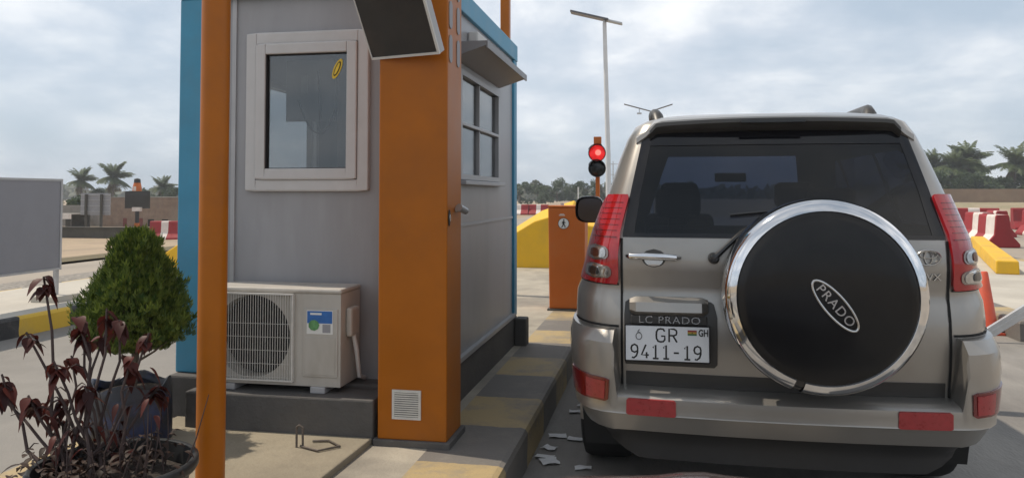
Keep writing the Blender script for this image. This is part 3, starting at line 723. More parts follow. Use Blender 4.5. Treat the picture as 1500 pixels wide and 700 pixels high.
def car():
    t = thing('off_road_car', 'silver beige off-road car with covered spare wheel on its tailgate', 'car', (0.505, 3.55 + YO, 0))
    # ---- body shell and panes from one lattice
    zs = [0.34, 0.40, 0.45, 0.54, 0.62, 0.67, 0.72, 0.76, 0.80, 0.85, 0.90, 0.94, 0.97, 1.0, 1.03, 1.06, 1.09, 1.12, 1.15, 1.18, 1.21, 1.24, 1.275, 1.34, 1.40, 1.45, 1.53, 1.60, 1.655, 1.70, 1.735, 1.76]
    loops = []
    for z in zs:
        P = HU.row(z); loops.append([(x, y - YO, z) for x, y in P] + [(-x, y - YO, z) for x, y in reversed(P[1:-1])])
    half = len(HU.row(1.0)); T = HU.tags
    n = len(loops[0])
    ctag = [T[i] if i < half - 1 else T[n - 1 - i] for i in range(n)]
    def inset(k, z, d):
        base = loops[len(zs) - 1]; cx_, cy_ = 0, sum(p[1] for p in base) / n
        out = []
        for x, y, _ in base:
            sx = max(0.0, 1 - d / 0.635); yy = cy_ + (y - cy_) * (1 - d * 0.75 / 0.9)
            out.append((x * sx, yy, z))
        return out
    for z, d in ((1.785, 0.045), (1.805, 0.12), (1.82, 0.24), (1.828, 0.42)): loops.append(inset(0, z, d))
    body, rg, sgl, ws = G(), G(), G(), G()
    V = [p for l in loops for p in l]
    for g in (body, rg, sgl, ws): g.v = list(V)
    for i in range(len(loops) - 1):
        zm = (loops[i][0][2] + loops[i + 1][0][2]) / 2
        for j in range(n):
            f = (i * n + j, i * n + (j + 1) % n, (i + 1) * n + (j + 1) % n, (i + 1) * n + j)
            k = ctag[j]; tgt = body
            if 1.24 < zm < 1.70 and k == 'glass': tgt = rg
            elif 1.275 < zm < 1.655 and k in ('quarter', 'rdoor', 'fdoor'): tgt = sgl
            elif 1.12 < zm < 1.70 and k == 'screen': tgt = ws
            tgt.f.append(f); tgt.m.append(0)
    body.f.append(tuple((len(loops) - 1) * n + j for j in range(n))); body.m.append(0)
    body.f.append(tuple(range(n - 1, -1, -1))); body.m.append(0)
    def clean(g):
        used = sorted({i for f in g.f for i in f}); mp = {o: k for k, o in enumerate(used)}
        g.v = [g.v[i] for i in used]; g.f = [tuple(mp[i] for i in f) for f in g.f]; return g
    clean(body).build('body', 'car_paint', t, smooth=True, angle=50)
    clean(rg).build('rear_window', 'tint_glass', t, smooth=True)
    for half_ in (0, 1):
        for lab in ('quarter', 'rdoor', 'fdoor'):
            q = G(); q.v = list(V)
            q.f = [f for f in sgl.f if (sum(V[i][0] for i in f) > 0) == bool(half_) and ctag[f[0] % n] == lab]; q.m = [0] * len(q.f)
            clean(q).build('side_window', 'tint_glass', t, smooth=True)
    clean(ws).build('windscreen', 'clear_glass', t, smooth=True)
    # rubber and frit round the rear window
    g = G()
    patch(g, [(1.24, 0.0, 0.668), (1.258, 0.0, 0.667)], 0.003, 14, 1); patch(g, [(1.24, 0.0, 0.668), (1.258, 0.0, 0.667)], 0.003, 14, 1, True)
    for m in (False, True):
        patch(g, [(1.258, 0.615, 0.667), (1.45, 0.585, 0.632), (1.60, 0.555, 0.602), (1.70, 0.535, 0.582)], 0.003, 2, 4, m)
        patch(g, [(1.655, 0.0, 0.545), (1.725, 0.0, 0.53)], 0.0035, 12, 2, m)
    g.build('window_seal', 'frit', t, smooth=True, angle=30)
    # ---- shut lines
    g = G()
    for s_ in (-1, 1):
        seam(g, [(s_ * 0.672, 1.235), (s_ * 0.672, 0.585)], 0.010)
        seam(g, [(s_ * 0.685, 1.03), (s_ * 1.02, 1.03)], 0.008)
        seam(g, [(s_ * 0.685, 0.848), (s_ * 1.06, 0.852)], 0.010)
        for yk in (2.55, 1.72, 0.93):
            pass
    g.build('shut_line', 'gap_black', t)
    # ---- painted band of lower tailgate shade and reflection, and recess beside the plate
    g = G(); patch(g, [(0.590, -0.655, 0.655), (0.650, -0.655, 0.655)], 0.004, 24, 3); g.build('tailgate_shade_band', 'car_trim', t)
    g = G(); patch(g, [(0.685, -0.655, -0.275), (0.70, -0.66, -0.262), (0.90, -0.66, -0.262), (0.955, -0.655, -0.275), (0.965, -0.64, -0.29)], 0.007, 10, 3)
    rp = g.build('plate_recess', 'car_trim', t, smooth=True)
    # garnish over the plate with its script
    g = G()
    yb = HU.surf(-0.47, 0.93).y
    prof = [(yb - 0.01, 0.985), (yb - 0.055, 0.965), (yb - 0.062, 0.925), (yb - 0.03, 0.905), (yb - 0.004, 0.905)]
    vs = []
    for k in range(13):
        u = k / 12; x = lerp(-0.635, -0.30, u); e = sm(min(u, 1 - u) / 0.10)
        for (y, z) in prof: vs.append((x, lerp(yb - 0.008, y, 0.35 + 0.65 * e), lerp(0.94, z, 0.75 + 0.25 * e)))
    m_ = len(prof); fs = [(i * m_ + j, i * m_ + j + 1, (i + 1) * m_ + j + 1, (i + 1) * m_ + j) for i in range(12) for j in range(m_ - 1)]
    fs += [tuple(range(m_)), tuple(12 * m_ + j for j in range(m_))]
    g.add(vs, fs); g.build('garnish', 'car_paint', t, smooth=True)
    py = HU.surf(-0.47, 0.80).y - 0.022
    g = G(); g.box(-0.63, -0.305, yb - 0.028, yb - 0.002, 0.866, 0.9045); lb = g.build('badge_bar', 'car_trim', t, bevel=0.004)
    text('lettering', 'LC PRADO', 0.044, 'chrome_dull', lb, (-0.465, yb - 0.031, 0.886), (R(90), 0, 0), 0.003, 1.15, 0.0, spacing=1.12)
    # ---- number plate
    g = G(); g.box(-0.652, -0.298, py - 0.012, py, 0.712, 0.862); npl = tag(g.build('number_plate', 'plate_white', t, bevel=0.003), 'white two line number plate')
    g = G()
    for (a, b_, c_, d) in ((-0.652, -0.298, 0.708, 0.7115), (-0.652, -0.298, 0.8625, 0.866), (-0.6555, -0.6525, 0.708, 0.866), (-0.2975, -0.2945, 0.708, 0.866)): g.box(a, b_, py - 0.013, py, c_, d)
    g.build('plate_edge', 'car_black', npl)
    fz = (R(90), 0, 0)
    GL = {'G': [[(.92, .80), (.78, .97), (.5, 1), (.22, .95), (.06, .75), (.04, .5), (.06, .25), (.22, .05), (.5, 0), (.78, .03), (.94, .18), (.94, .44), (.55, .44)]],
          'R': [[(.1, 0), (.1, 1), (.6, 1), (.85, .9), (.9, .75), (.85, .58), (.6, .5), (.1, .5)], [(.5, .5), (.92, 0)]],
          '9': [[(.88, .70), (.80, .90), (.5, 1), (.2, .9), (.1, .70), (.2, .50), (.5, .42), (.80, .50), (.88, .70), (.86, .42), (.72, .16), (.42, 0), (.18, .04)]],
          '4': [[(.70, 0), (.70, .45)], [(.62, 1), (.10, .24), (.96, .24)]],
          '1': [[(.22, .78), (.54, 1), (.54, 0)], [(.20, 0), (.88, 0)]], '-': [[(.2, .45), (.8, .45)]]}
    def strokes(txt, x0, z0, w_, h_, adv, r_):
        g = G()
        for i_, ch in enumerate(txt):
            for pl in GL[ch]: g.tube([(x0 + i_ * adv + a * w_, py - 0.0115, z0 + b_ * h_) for a, b_ in pl], r_, 8)
        g.v = [(x, py - 0.0115 + (y - (py - 0.0115)) * 0.35, z) for x, y, z in g.v]
        g.build('lettering', 'black_ink', npl, smooth=True)
    strokes('GR', -0.522, 0.795, 0.040, 0.056, 0.052, 0.0044)
    strokes('9411-19', -0.632, 0.723, 0.036, 0.058, 0.0445, 0.0044)
    text('lettering', 'GH', 0.040, 'black_ink', npl, (-0.322, py - 0.0125, 0.836), fz, 0.001, 0.72, 0.001)
    g = G(); x0, z0 = -0.388, 0.826
    for i, c_ in enumerate((2, 1, 0)): g.box(x0, x0 + 0.038, py - 0.0138, py - 0.0121, z0 + i * 0.0075, z0 + i * 0.0075 + 0.0072, mi=c_)
    g.prism([(x0 + 0.019 + (0.0035 if k % 2 == 0 else 0.0015) * math.sin(2 * math.pi * k / 10), z0 + 0.0111 + (0.0035 if k % 2 == 0 else 0.0015) * math.cos(2 * math.pi * k / 10)) for k in range(10)], py - 0.0146, py - 0.0139, 'Y', 3)
    g.build('flag', ['flag_red', 'flag_gold', 'flag_green', 'black_ink'], npl)
    g = G(); pts = [(-0.595 + 0.0125 * math.cos(a), py - 0.0128, 0.817 + 0.0145 * math.sin(a)) for a in [2 * math.pi * k / 16 for k in range(17)]]
    g.tube(pts, 0.0016, 6); g.box(-0.602, -0.588, py - 0.0135, py - 0.0121, 0.833, 0.8345); g.tube([(-0.600, py - 0.0128, 0.836), (-0.592, py - 0.0128, 0.846)], 0.0018, 6)
    g.build('seal', 'car_trim', npl)
    # ---- bumper
    def ztop(u): return 0.588 if abs(u) < 0.676 else lerp(0.588, 0.842, sm((abs(u) - 0.676) / 0.020))
    def kf(u): return 1 - 0.66 * sm((abs(u) - 0.66) / 0.40)
    us = [x * 1.0 for x in span(-0.67, 0.67, 26)]; side = [0.676, 0.681, 0.686, 0.691, 0.696, 0.72] + span(0.76, 1.55, 16)
    us = [-u for u in reversed(side)] + us + side
    prof = [(0.0, 0.0), (0.06, 0.040), (0.18, 0.070), (0.50, 0.100), (0.525, 0.116), (0.56, 0.113), (0.75, 0.114), (0.90, 0.108), (0.965, 0.092), (1.0, 0.050), (1.005, -0.01)]
    g = G(); vs = []
    for u in us:
        zt = ztop(u); k = kf(u)
        for f, o in prof:
            zl = 0.402; z = lerp(zl, zt, f) if zt < 0.62 else (lerp(zl, 0.588, f) if f < 0.75 else lerp(lerp(zl, 0.588, 0.75), zt, (f - 0.75) / 0.255))
            vs.append(HU.surf(u, min(z, zt + 0.002), o * k))
    m_ = len(prof); fs = [(i * m_ + j, (i + 1) * m_ + j, (i + 1) * m_ + j + 1, i * m_ + j + 1) for i in range(len(us) - 1) for j in range(m_ - 1)]
    g.add(vs, fs); bo = g.build('bumper', 'car_paint', t, smooth=True, angle=32)
    g = G(); patch(g, [(0.250, -0.60, 0.60), (0.31, -0.72, 0.72), (0.385, -0.80, 0.80)], 0.02, 30, 2); g.build('valance', 'dark_plastic', t, smooth=True)
    for m in (False, True):
        g = G(); patch(g, [(0.498, 0.440, 0.628), (0.504, 0.433, 0.635), (0.562, 0.433, 0.635), (0.569, 0.440, 0.628)], 0.119, 8, 1, m, 0.09); g.build('reflector', 'reflector_red', bo, smooth=True)
        g = G(); patch(g, [(0.550, 0.712, 0.90), (0.557, 0.702, 0.915), (0.652, 0.702, 0.915), (0.660, 0.715, 0.90)], lambda u, z: 0.120 * kf(u), 12, 2, m, 0.02); fo = g.build('fog_lamp', 'lamp_red_dark', bo, smooth=True)
        g = G(); patch(g, [(0.560, 0.712, 0.775), (0.648, 0.712, 0.775)], lambda u, z: 0.1225 * kf(u), 6, 2, m, 0.05); g.build('fog_lens', 'reflector_red', bo, smooth=True)
    # ---- tail lamps
    for m in (False, True):
        sg = -1 if m else 1
        rows = [(1.034, 0.690, 0.965), (1.055, 0.684, 0.985), (1.16, 0.684, 0.965), (1.26, 0.674, 0.925), (1.36, 0.651, 0.850), (1.41, 0.639, 0.795), (1.424, 0.642, 0.765)]
        g = G(); patch(g, rows, 0.020, 14, 3, m); to = g.build('tail_lamp', 'lamp_red', t, smooth=True, angle=50)
        # fine horizontal ribs behind the lens read as dark bands
        g = G()
        for k in range(7):
            z = 1.235 + k * 0.025; u0 = interp(z, [1.16, 1.26, 1.36, 1.42], [.694, .688, .665, .655]); u1 = interp(z, [1.16, 1.26, 1.36, 1.42], [.93, .89, .82, .775])
            patch(g, [(z, u0, u1), (z + 0.003, u0, u1)], 0.0213, 10, 1, m, 0.018)
        g.build('lens_rib', 'lamp_red_dark', to, smooth=True)
        for zc, hw in ((1.166, 0.083), (1.086, 0.094)):
            uc = 0.805
            for (a, b_, off, mat, nm) in ((1.0, 1.0, 0.025, 'lamp_bezel', 'lamp_bezel'), (0.86, 0.82, 0.028, 'lamp_clear', 'lens'), (0.40, 0.55, 0.031, 'lamp_amber' if zc > 1.1 else 'lamp_bulb', 'bulb')):
                g = G(); hh = 0.0345 * b_; w_ = hw * a
                rows = []
                for k in range(9):
                    q = -1 + 2 * k / 8; e = max(0.02, (1 - abs(q) ** 3.0) ** (1 / 3.0)); rows.append((zc + q * hh, uc - w_ * e, uc + w_ * e))
                patch(g, rows, off, 10, 1, m, 0.015); g.build(nm, mat, to, smooth=True)
    # ---- roof spoiler
    g = G(); vs = []; NU = 36
    for i in range(NU + 1):
        u = -1 + 2 * i / NU; x = 0.588 * u; a = abs(u); dz = -0.016 * a ** 2 - 0.070 * sm((a - 0.86) / 0.14); dy = 0.05 * a ** 2 + 0.02 * sm((a - 0.8) / 0.2)
        sec = [(0.50, 1.818), (0.30, 1.812), (0.17, 1.796), (0.126, 1.782), (0.124, 1.758), (0.150, 1.728), (0.22, 1.716), (0.34, 1.705), (0.42, 1.72)]
        for y, z in sec: vs.append((x * (1 + 0.035 * sm((a - 0.86) / 0.14)), y + dy * (1 if y < 0.3 else 0.3) - YO, z + dz * (1.0 if y < 0.4 else 0.7)))
    m_ = 9; fs = [(i * m_ + j, i * m_ + (j + 1) % m_, (i + 1) * m_ + (j + 1) % m_, (i + 1) * m_ + j) for i in range(NU) for j in range(m_)]
    fs += [tuple(range(m_)), tuple(NU * m_ + j for j in range(m_))]
    g.add(vs, fs); sp = g.build('spoiler', 'car_paint', t, smooth=True, angle=45)
    g = G(); vs = []
    for i in range(NU + 1):
        u = (-1 + 2 * i / NU) * 0.93; x = 0.588 * u; a = abs(u); dz = -0.016 * a ** 2 - 0.070 * sm((a - 0.86) / 0.14); dy = 0.05 * a ** 2
        for y, z in ((0.1225, 1.7745), (0.1205, 1.758), (0.1460, 1.729), (0.20, 1.716)): vs.append((x, y + dy - 0.004 - YO, z + dz))
    g.add(vs, [(i * 4 + j, i * 4 + j + 1, i * 4 + j + 5, i * 4 + j + 4) for i in range(NU) for j in range(3)]); g.build('spoiler_lip', 'car_trim', sp, smooth=True)
    g = G(); g.box(-0.14, 0.14, 0.110 - YO, 0.130 - YO, 1.750, 1.768); g.build('brake_lamp', 'car_black', sp, bevel=0.004)
    # ---- roof rails
    for s_ in (-1, 1):
        g = G(); pts = [(s_ * 0.50, 0.52, 1.77), (s_ * 0.512, 0.55, 1.822), (s_ * 0.522, 0.62, 1.848), (s_ * 0.535, 0.80, 1.862), (s_ * 0.54, 1.4, 1.872), (s_ * 0.54, 1.95, 1.87), (s_ * 0.53, 2.08, 1.85), (s_ * 0.52, 2.12, 1.78)]
        g.tube([(x, y - YO, z) for x, y, z in pts], [0.035, 0.034, 0.030, 0.024, 0.022, 0.024, 0.028, 0.03], 10); g.build('roof_rail', 'car_trim', t, smooth=True)
    # ---- spare wheel in its cover
    sx, sz = 0.130, 1.028
    g = G(); g.lathe([(0.0, 0.0), (0.20, 0.0), (0.33, -0.075), (0.366, -0.10), (0.381, -0.135), (0.384, -0.235)], (sx, 0.02 - YO, sz), 'Y', 64, cap=False)
    so = g.build('spare_wheel', 'car_black', t, smooth=True)
    g = G(); g.lathe([(0.335, -0.346), (0.330, -0.352), (0.30, -0.360), (0.20, -0.372), (0.10, -0.378), (0.0, -0.380)], (sx, 0.02 - YO, sz), 'Y', 72, cap=False); g.build('cover_face', 'cover_black', so, smooth=True)
    g = G(); g.lathe([(0.380, -0.225), (0.388, -0.236), (0.387, -0.285), (0.378, -0.318), (0.360, -0.340), (0.338, -0.350), (0.333, -0.345)], (sx, 0.02 - YO, sz), 'Y', 80, arc=(-104 / 360, 250 / 360)); g.build('chrome_ring', 'chrome', so, smooth=True)
    g = G(); g.lathe([(0.374, -0.228), (0.380, -0.25), (0.376, -0.30), (0.355, -0.335), (0.333, -0.344)], (sx, 0.02 - YO, sz), 'Y', 64, cap=False); g.build('cover_rim', 'car_black', so, smooth=True)
    bx, bz, rot = sx + 0.024, sz - 0.022, R(-50)
    def fy(x, z):
        r = math.hypot(x - sx, z - sz); return 0.02 - YO - interp(r, [0, 0.1, 0.2, 0.3, 0.33], [0.380, 0.378, 0.372, 0.360, 0.352])
    g = G(); pts = []
    for k in range(49):
        a = 2 * math.pi * k / 48; u, v = 0.120 * math.cos(a), 0.039 * math.sin(a); x = bx + u * math.cos(rot) - v * math.sin(rot); z = bz + u * math.sin(rot) + v * math.cos(rot); pts.append((x, fy(x, z) - 0.002, z))
    g.tube(pts, 0.0052, 8, cap=False); bo2 = g.build('badge', 'chrome_dull', so, smooth=True)
    text('lettering', 'PRADO', 0.050, 'chrome_dull', bo2, (bx, fy(bx, bz) - 0.003, bz), (R(90), -rot, 0), 0.003, 1.02, 0.0004, spacing=1.18)
    # ---- wiper
    g = G(); p0 = HU.surf(-0.275, 1.155, 0.03)
    g.lathe([(0.0, -0.028), (0.018, -0.026), (0.024, -0.015), (0.024, 0.03)], (p0.x, p0.y, p0.z), 'Y', 16, cap=False)
    pts = [p0 + Vector((0, -0.015, 0)), HU.surf(-0.225, 1.20, 0.045), HU.surf(-0.15, 1.262, 0.035), HU.surf(0.02, 1.345, 0.02), HU.surf(0.2, 1.375, 0.016)]
    g.tube(pts, [0.014, 0.012, 0.011, 0.007, 0.006], 8)
    g.tube([HU.surf(u, 1.335 + 0.10 * (u + 0.2), 0.012) for u in span(-0.20, 0.22, 8)], 0.007, 6)
    g.build('wiper', 'car_black', t, smooth=True)
    # ---- tailgate handle
    g = G(); rows = []
    for k in range(11):
        q = -1 + 2 * k / 10; e = max(0.02, math.sqrt(1 - q * q)); rows.append((1.150 + q * 0.040, -0.53 - 0.052 * e, -0.53 + 0.052 * e))
    patch(g, rows, 0.0015, 12, 1); ho = g.build('handle_recess', 'car_trim', t, smooth=True)
    g = G(); pts = [HU.surf(-0.645, 1.158, 0.006), HU.surf(-0.63, 1.158, 0.03), HU.surf(-0.56, 1.158, 0.036), HU.surf(-0.48, 1.156, 0.036), HU.surf(-0.435, 1.154, 0.03), HU.surf(-0.42, 1.154, 0.006)]
    g.tube(pts, [0.010, 0.014, 0.015, 0.015, 0.014, 0.010], 10); g.build('handle', 'chrome', ho, smooth=True)
    g = G(); rows = []
    for k in range(7):
        q = -1 + k / 6; e = max(0.02, math.sqrt(1 - q * q)); rows.append((1.148 + q * 0.034, -0.53 - 0.042 * e, -0.53 + 0.042 * e))
    patch(g, rows, 0.006, 10, 1); g.build('thumb_plate', 'chrome_dull', ho, smooth=True)
    # ---- emblem: three interlocking ovals, and the trim letters
    ec = HU.surf(0.592, 1.168, 0.004)
    g = G()
    def oval(cx_, cz_, a, b_, r): g.tube([(ec.x + cx_ + a * math.cos(2 * math.pi * k / 32), ec.y - 0.003, ec.z + cz_ + b_ * math.sin(2 * math.pi * k / 32)) for k in range(33)], r, 6, cap=False)
    oval(0, 0, 0.046, 0.031, 0.0035); oval(0, 0.002, 0.0155, 0.028, 0.0030); oval(0, 0.012, 0.034, 0.0145, 0.0030)
    eo = g.build('emblem', 'chrome_dull', t, smooth=True)
    text('lettering', 'VX', 0.040, 'chrome_dull', eo, (0.612, HU.surf(0.612, 1.08).y - 0.004, 1.086), (R(90), 0, 0), 0.003, 1.1)
    # ---- door mirrors
    def sq(v):
        r = math.hypot(v[0], v[2]); k = (abs(v[0] / r) ** 3.2 + abs(v[2] / r) ** 3.2) ** (-1 / 3.2) if r > 1e-6 else 1
        return (v[0] * k, v[1], v[2] * k)
    for s_ in (-1, 1):
        g = G(); g.lathe([(0.0, 0.085), (0.06, 0.08), (0.098, 0.045), (0.104, 0.0), (0.102, -0.03), (0.094, -0.034)], (0, 0, 0), 'Y', 24, cap=False)
        g.v = [(s_ * 1.00 + x * (1.10 if x * s_ > 0 else 0.92), y + 2.26 - YO, 1.318 + z * (0.98 if z > 0 else 0.92)) for x, y, z in map(sq, g.v)]
        mo = g.build('door_mirror', 'car_black', t, smooth=True)
        g = G(); g.lathe([(0.0, -0.028), (0.0925, -0.027)], (0, 0, 0), 'Y', 24, cap=False); g.v = [(s_ * 1.00 + x, y + 2.26 - YO, 1.318 + z * 0.92) for x, y, z in map(sq, g.v)]; g.build('mirror_glass', 'mirror_dark_reflection', mo, smooth=True)
        g = G(); g.tube([(s_ * 0.86, 2.32 - YO, 1.25), (s_ * 0.93, 2.29 - YO, 1.27), (s_ * 0.97, 2.28 - YO, 1.30)], [0.035, 0.03, 0.03], 10); g.build('mirror_arm', 'car_black', mo, smooth=True)
    # ---- wheels, arches, mud flaps
    for s_ in (-1, 1):
        for wy in (0.88, 3.67):
            g = G(); pr = [(0.255, -0.125), (0.33, -0.13), (0.365, -0.118), (0.378, -0.085), (0.380, 0.0), (0.378, 0.085), (0.365, 0.118), (0.33, 0.13), (0.255, 0.125)]
            g.lathe(pr, (s_ * 0.782, wy - YO, 0.38), 'X', 40, cap=False); wo = g.build('wheel', 'black_rubber', t, smooth=True)
            g = G(); g.lathe([(0.258, 0.12), (0.24, 0.10), (0.22, 0.06), (0.06, 0.075), (0.0, 0.08)] if s_ > 0 else [(0.258, -0.12), (0.24, -0.10), (0.22, -0.06), (0.06, -0.075), (0.0, -0.08)], (s_ * 0.782, wy - YO, 0.38), 'X', 30, cap=False); g.build('rim', 'galvanised', wo, smooth=True)
            g = G(); vs = []
            for k in range(25):
                a = math.pi * (-0.06 + 1.12 * k / 24)
                for r_, dx in ((0.40, 0.0), (0.42, 0.018), (0.47, 0.014), (0.485, -0.02)):
                    y = wy + r_ * math.cos(a); z = 0.40 + r_ * math.sin(a); q = interp(max(z, 0.36), HU.Z, HU.W); vs.append((s_ * (max(q, 0.885) + dx), y - YO, z))
            g.add(vs, [(k * 4 + j, k * 4 + j + 1, k * 4 + j + 5, k * 4 + j + 4) for k in range(24) for j in range(3)]); g.build('wheel_arch', 'car_paint', t, smooth=True)
            g = G(); g.prism([(wy - YO + 0.415 * math.cos(math.pi * k / 20), 0.395 + 0.415 * math.sin(math.pi * k / 20)) for k in range(21)], s_ * 0.70, s_ * 0.9095, 'X'); g.build('wheel_well', 'gap_black', t)
        g = G(); g.hexa([(s_ * 0.66, 0.40 - YO, 0.20), (s_ * 0.87, 0.40 - YO, 0.20), (s_ * 0.87, 0.415 - YO, 0.20), (s_ * 0.66, 0.415 - YO, 0.20), (s_ * 0.66, 0.36 - YO, 0.47), (s_ * 0.89, 0.36 - YO, 0.47), (s_ * 0.89, 0.375 - YO, 0.47), (s_ * 0.66, 0.375 - YO, 0.47)]); g.build('mud_flap', 'black_rubber', t)
    g = G(); g.tube([(0.45, 0.15 - YO, 0.31), (0.44, 0.5 - YO, 0.30), (0.40, 1.2 - YO, 0.33)], 0.03, 12); g.build('exhaust', 'steel_rod', t, smooth=True)
    g = G(); g.tube([(-0.75, 0.88 - YO, 0.38), (-0.1, 0.88 - YO, 0.36), (0, 0.88 - YO, 0.36), (0.1, 0.88 - YO, 0.36), (0.75, 0.88 - YO, 0.38)], [0.05, 0.055, 0.14, 0.055, 0.05], 14); g.build('axle', 'dark_plastic', t, smooth=True)
    # ---- cabin
    def seat(name, x, y, w_, zt, hr, d=0.16):
        g = G(); g.hexa([(x - w_, y - YO, 0.62), (x + w_, y - YO, 0.62), (x + w_, y + d - YO, 0.62), (x - w_, y + d - YO, 0.62), (x - w_ * 0.86, y - 0.14 - YO, zt), (x + w_ * 0.86, y - 0.14 - YO, zt), (x + w_ * 0.86, y - 0.03 - YO, zt), (x - w_ * 0.86, y - 0.03 - YO, zt)])
        so_ = g.build(name, 'seat_fabric', t, bevel=0.045, seg=3)
        for hx in hr:
            g = G(); g.box(hx - 0.125, hx + 0.125, y - 0.17 - YO, y - 0.07 - YO, zt + 0.045, zt + 0.21); g.build('headrest', 'seat_fabric', so_, bevel=0.04, seg=3)
            for q in (-0.05, 0.05):
                g = G(); g.tube([(hx + q, y - 0.11 - YO, zt - 0.03), (hx + q, y - 0.12 - YO, zt + 0.06)], 0.007, 6); g.build('headrest_post', 'chrome_dull', so_)
    seat('bench_seat', 0.0, 1.12, 0.66, 1.255, (-0.40, 0.42))
    seat('front_seat', -0.37, 2.0, 0.26, 1.30, (-0.37,)); seat('front_seat', 0.37, 2.0, 0.26, 1.30, (0.37,))
    g = G(); g.box(-0.80, 0.80, 2.55 - YO, 2.98 - YO, 0.85, 1.10); g.build('dashboard', 'dark_plastic', t, bevel=0.05)
    g = G(); g.box(-0.74, 0.74, 0.10 - YO, 2.9 - YO, 0.55, 0.58); g.build('cabin_floor', 'seat_fabric', t)
    g = G(); g.box(-0.11, 0.11, 2.28 - YO, 2.30 - YO, 1.52, 1.585); g.build('rear_view_mirror', 'dark_plastic', t, bevel=0.01)
    g = G(); g.lathe([(0.18, -0.012), (0.192, 0.0), (0.18, 0.012), (0.168, 0.0), (0.18, -0.012)], (0, 0, 0), 'Y', 28, cap=False)
    m = Matrix.Translation((-0.37, 2.42 - YO, 1.05)) @ Matrix.Rotation(R(25), 4, 'X'); g.v = [tuple(m @ Vector(v)) for v in g.v]; g.build('steering_wheel', 'dark_plastic', t, smooth=True)
car()

# ------------------------------------------------------------------ the front of the car the picture is taken from
def bonnet():
    t = thing('front_car', 'dark maroon bonnet edge of the car behind, low in the lane', 'car', (0.42, 1.35, 0.0))
    g = G(); vs = []; NX, NY = 28, 10
    for j in range(NY + 1):
        v = j / NY; y = lerp(-0.55, 0.62, v)
        for i in range(NX + 1):
            u = -1 + 2 * i / NX; a = abs(u); x = 0.80 * u * (1 - 0.06 * v)
            z = 0.858 - 0.045 * v - 0.055 * sm((v - 0.82) / 0.18) - 0.012 * a ** 2 - 0.06 * sm((a - 0.88) / 0.12) + 0.012 * math.exp(-((a - 0.45) / 0.1) ** 2)
            vs.append((x, y - 0.07 * a ** 2, z))
    g.add(vs, [(j * (NX + 1) + i, j * (NX + 1) + i + 1, (j + 1) * (NX + 1) + i + 1, (j + 1) * (NX + 1) + i) for j in range(NY) for i in range(NX)])
    g.build('bonnet', 'bonnet_paint', t, smooth=True)
    g = G(); g.box(-0.78, 0.78, -0.5, 0.50, 0.30, 0.62); g.build('body', 'bonnet_paint', t, bevel=0.06, seg=3)
    for s_ in (-1, 1):
        g = G(); g.lathe([(0.2, -0.1), (0.30, -0.1), (0.32, -0.07), (0.32, 0.07), (0.30, 0.1), (0.2, 0.1)], (s_ * 0.72, -0.15, 0.32), 'X', 32, cap=False); g.build('wheel', 'black_rubber', t, smooth=True)
bonnet()

# ------------------------------------------------------------------ barrier gate, signal, noses
def gate():
    t = thing('gate_cabinet', 'orange barrier gate cabinet with a round no pedestrians sign', 'cabinet', (-0.965, 8.50, 0.2))
    b = G(); b.hexa([(-0.19, -0.17, 0.02), (0.185, -0.17, 0.02), (0.185, 0.17, 0.02), (-0.19, 0.17, 0.02), (-0.202, -0.17, 1.09), (0.195, -0.17, 1.09), (0.195, 0.17, 1.09), (-0.202, 0.17, 1.09)]); b.build('body', 'orange_gate', t, bevel=0.012, seg=3)
    b = G(); b.box(-0.206, 0.20, -0.174, 0.174, 1.091, 1.112); b.build('lid', 'orange_gate', t, bevel=0.006)
    b = G(); b.box(-0.21, 0.21, -0.19, 0.19, 0.0, 0.019); b.build('base', 'plinth_concrete', t)
    b = G(); b.tube([(-0.06, -0.08, 1.113), (-0.06, -0.08, 1.14)], 0.02, 10); b.build('lock', 'galvanised', t)
    cx_, cz_ = -0.035, 0.922
    s = G()
    def disc(r, y, mi, n=28): s.prism([(cx_ + r * math.cos(2 * math.pi * k / n), cz_ + r * math.sin(2 * math.pi * k / n)) for k in range(n)], y, y - 0.0015, 'Y', mi)
    disc(0.060, -0.1715, 1); disc(0.055, -0.1732, 0)
    y = -0.1750
    def limb(pts, w):
        for (x0, z0), (x1, z1) in zip(pts, pts[1:]):
            d = Vector((x1 - x0, z1 - z0)).normalized(); nx, nz = -d.y * w / 2, d.x * w / 2
            s.prism([(cx_ + x0 + nx, cz_ + z0 + nz), (cx_ + x1 + nx, cz_ + z1 + nz), (cx_ + x1 - nx, cz_ + z1 - nz), (cx_ + x0 - nx, cz_ + z0 - nz)], y, y - 0.001 - 0.0002 * len(s.f) / 50, 'Y', 1)
    s.prism([(cx_ + 0.002 + 0.0085 * math.cos(2 * math.pi * k / 14), cz_ + 0.036 + 0.0085 * math.sin(2 * math.pi * k / 14)) for k in range(14)], y, y - 0.001, 'Y', 1)
    limb([(0.0, 0.025), (-0.002, -0.006)], 0.020); limb([(-0.002, -0.006), (0.014, -0.022), (0.016, -0.044)], 0.010); limb([(-0.003, -0.006), (-0.010, -0.026), (-0.022, -0.040)], 0.010)
    limb([(0.004, 0.02), (0.020, 0.004)], 0.007); limb([(-0.004, 0.02), (-0.018, 0.006)], 0.007)
    s.build('sign', ['label_white', 'black_ink'], t)
    s = G(); s.box(-0.085, -0.02, -0.172, -0.1705, 1.005, 1.013); s.box(-0.075, -0.03, -0.172, -0.1705, 1.018, 1.024); s.build('sticker', 'label_white', t)
gate()
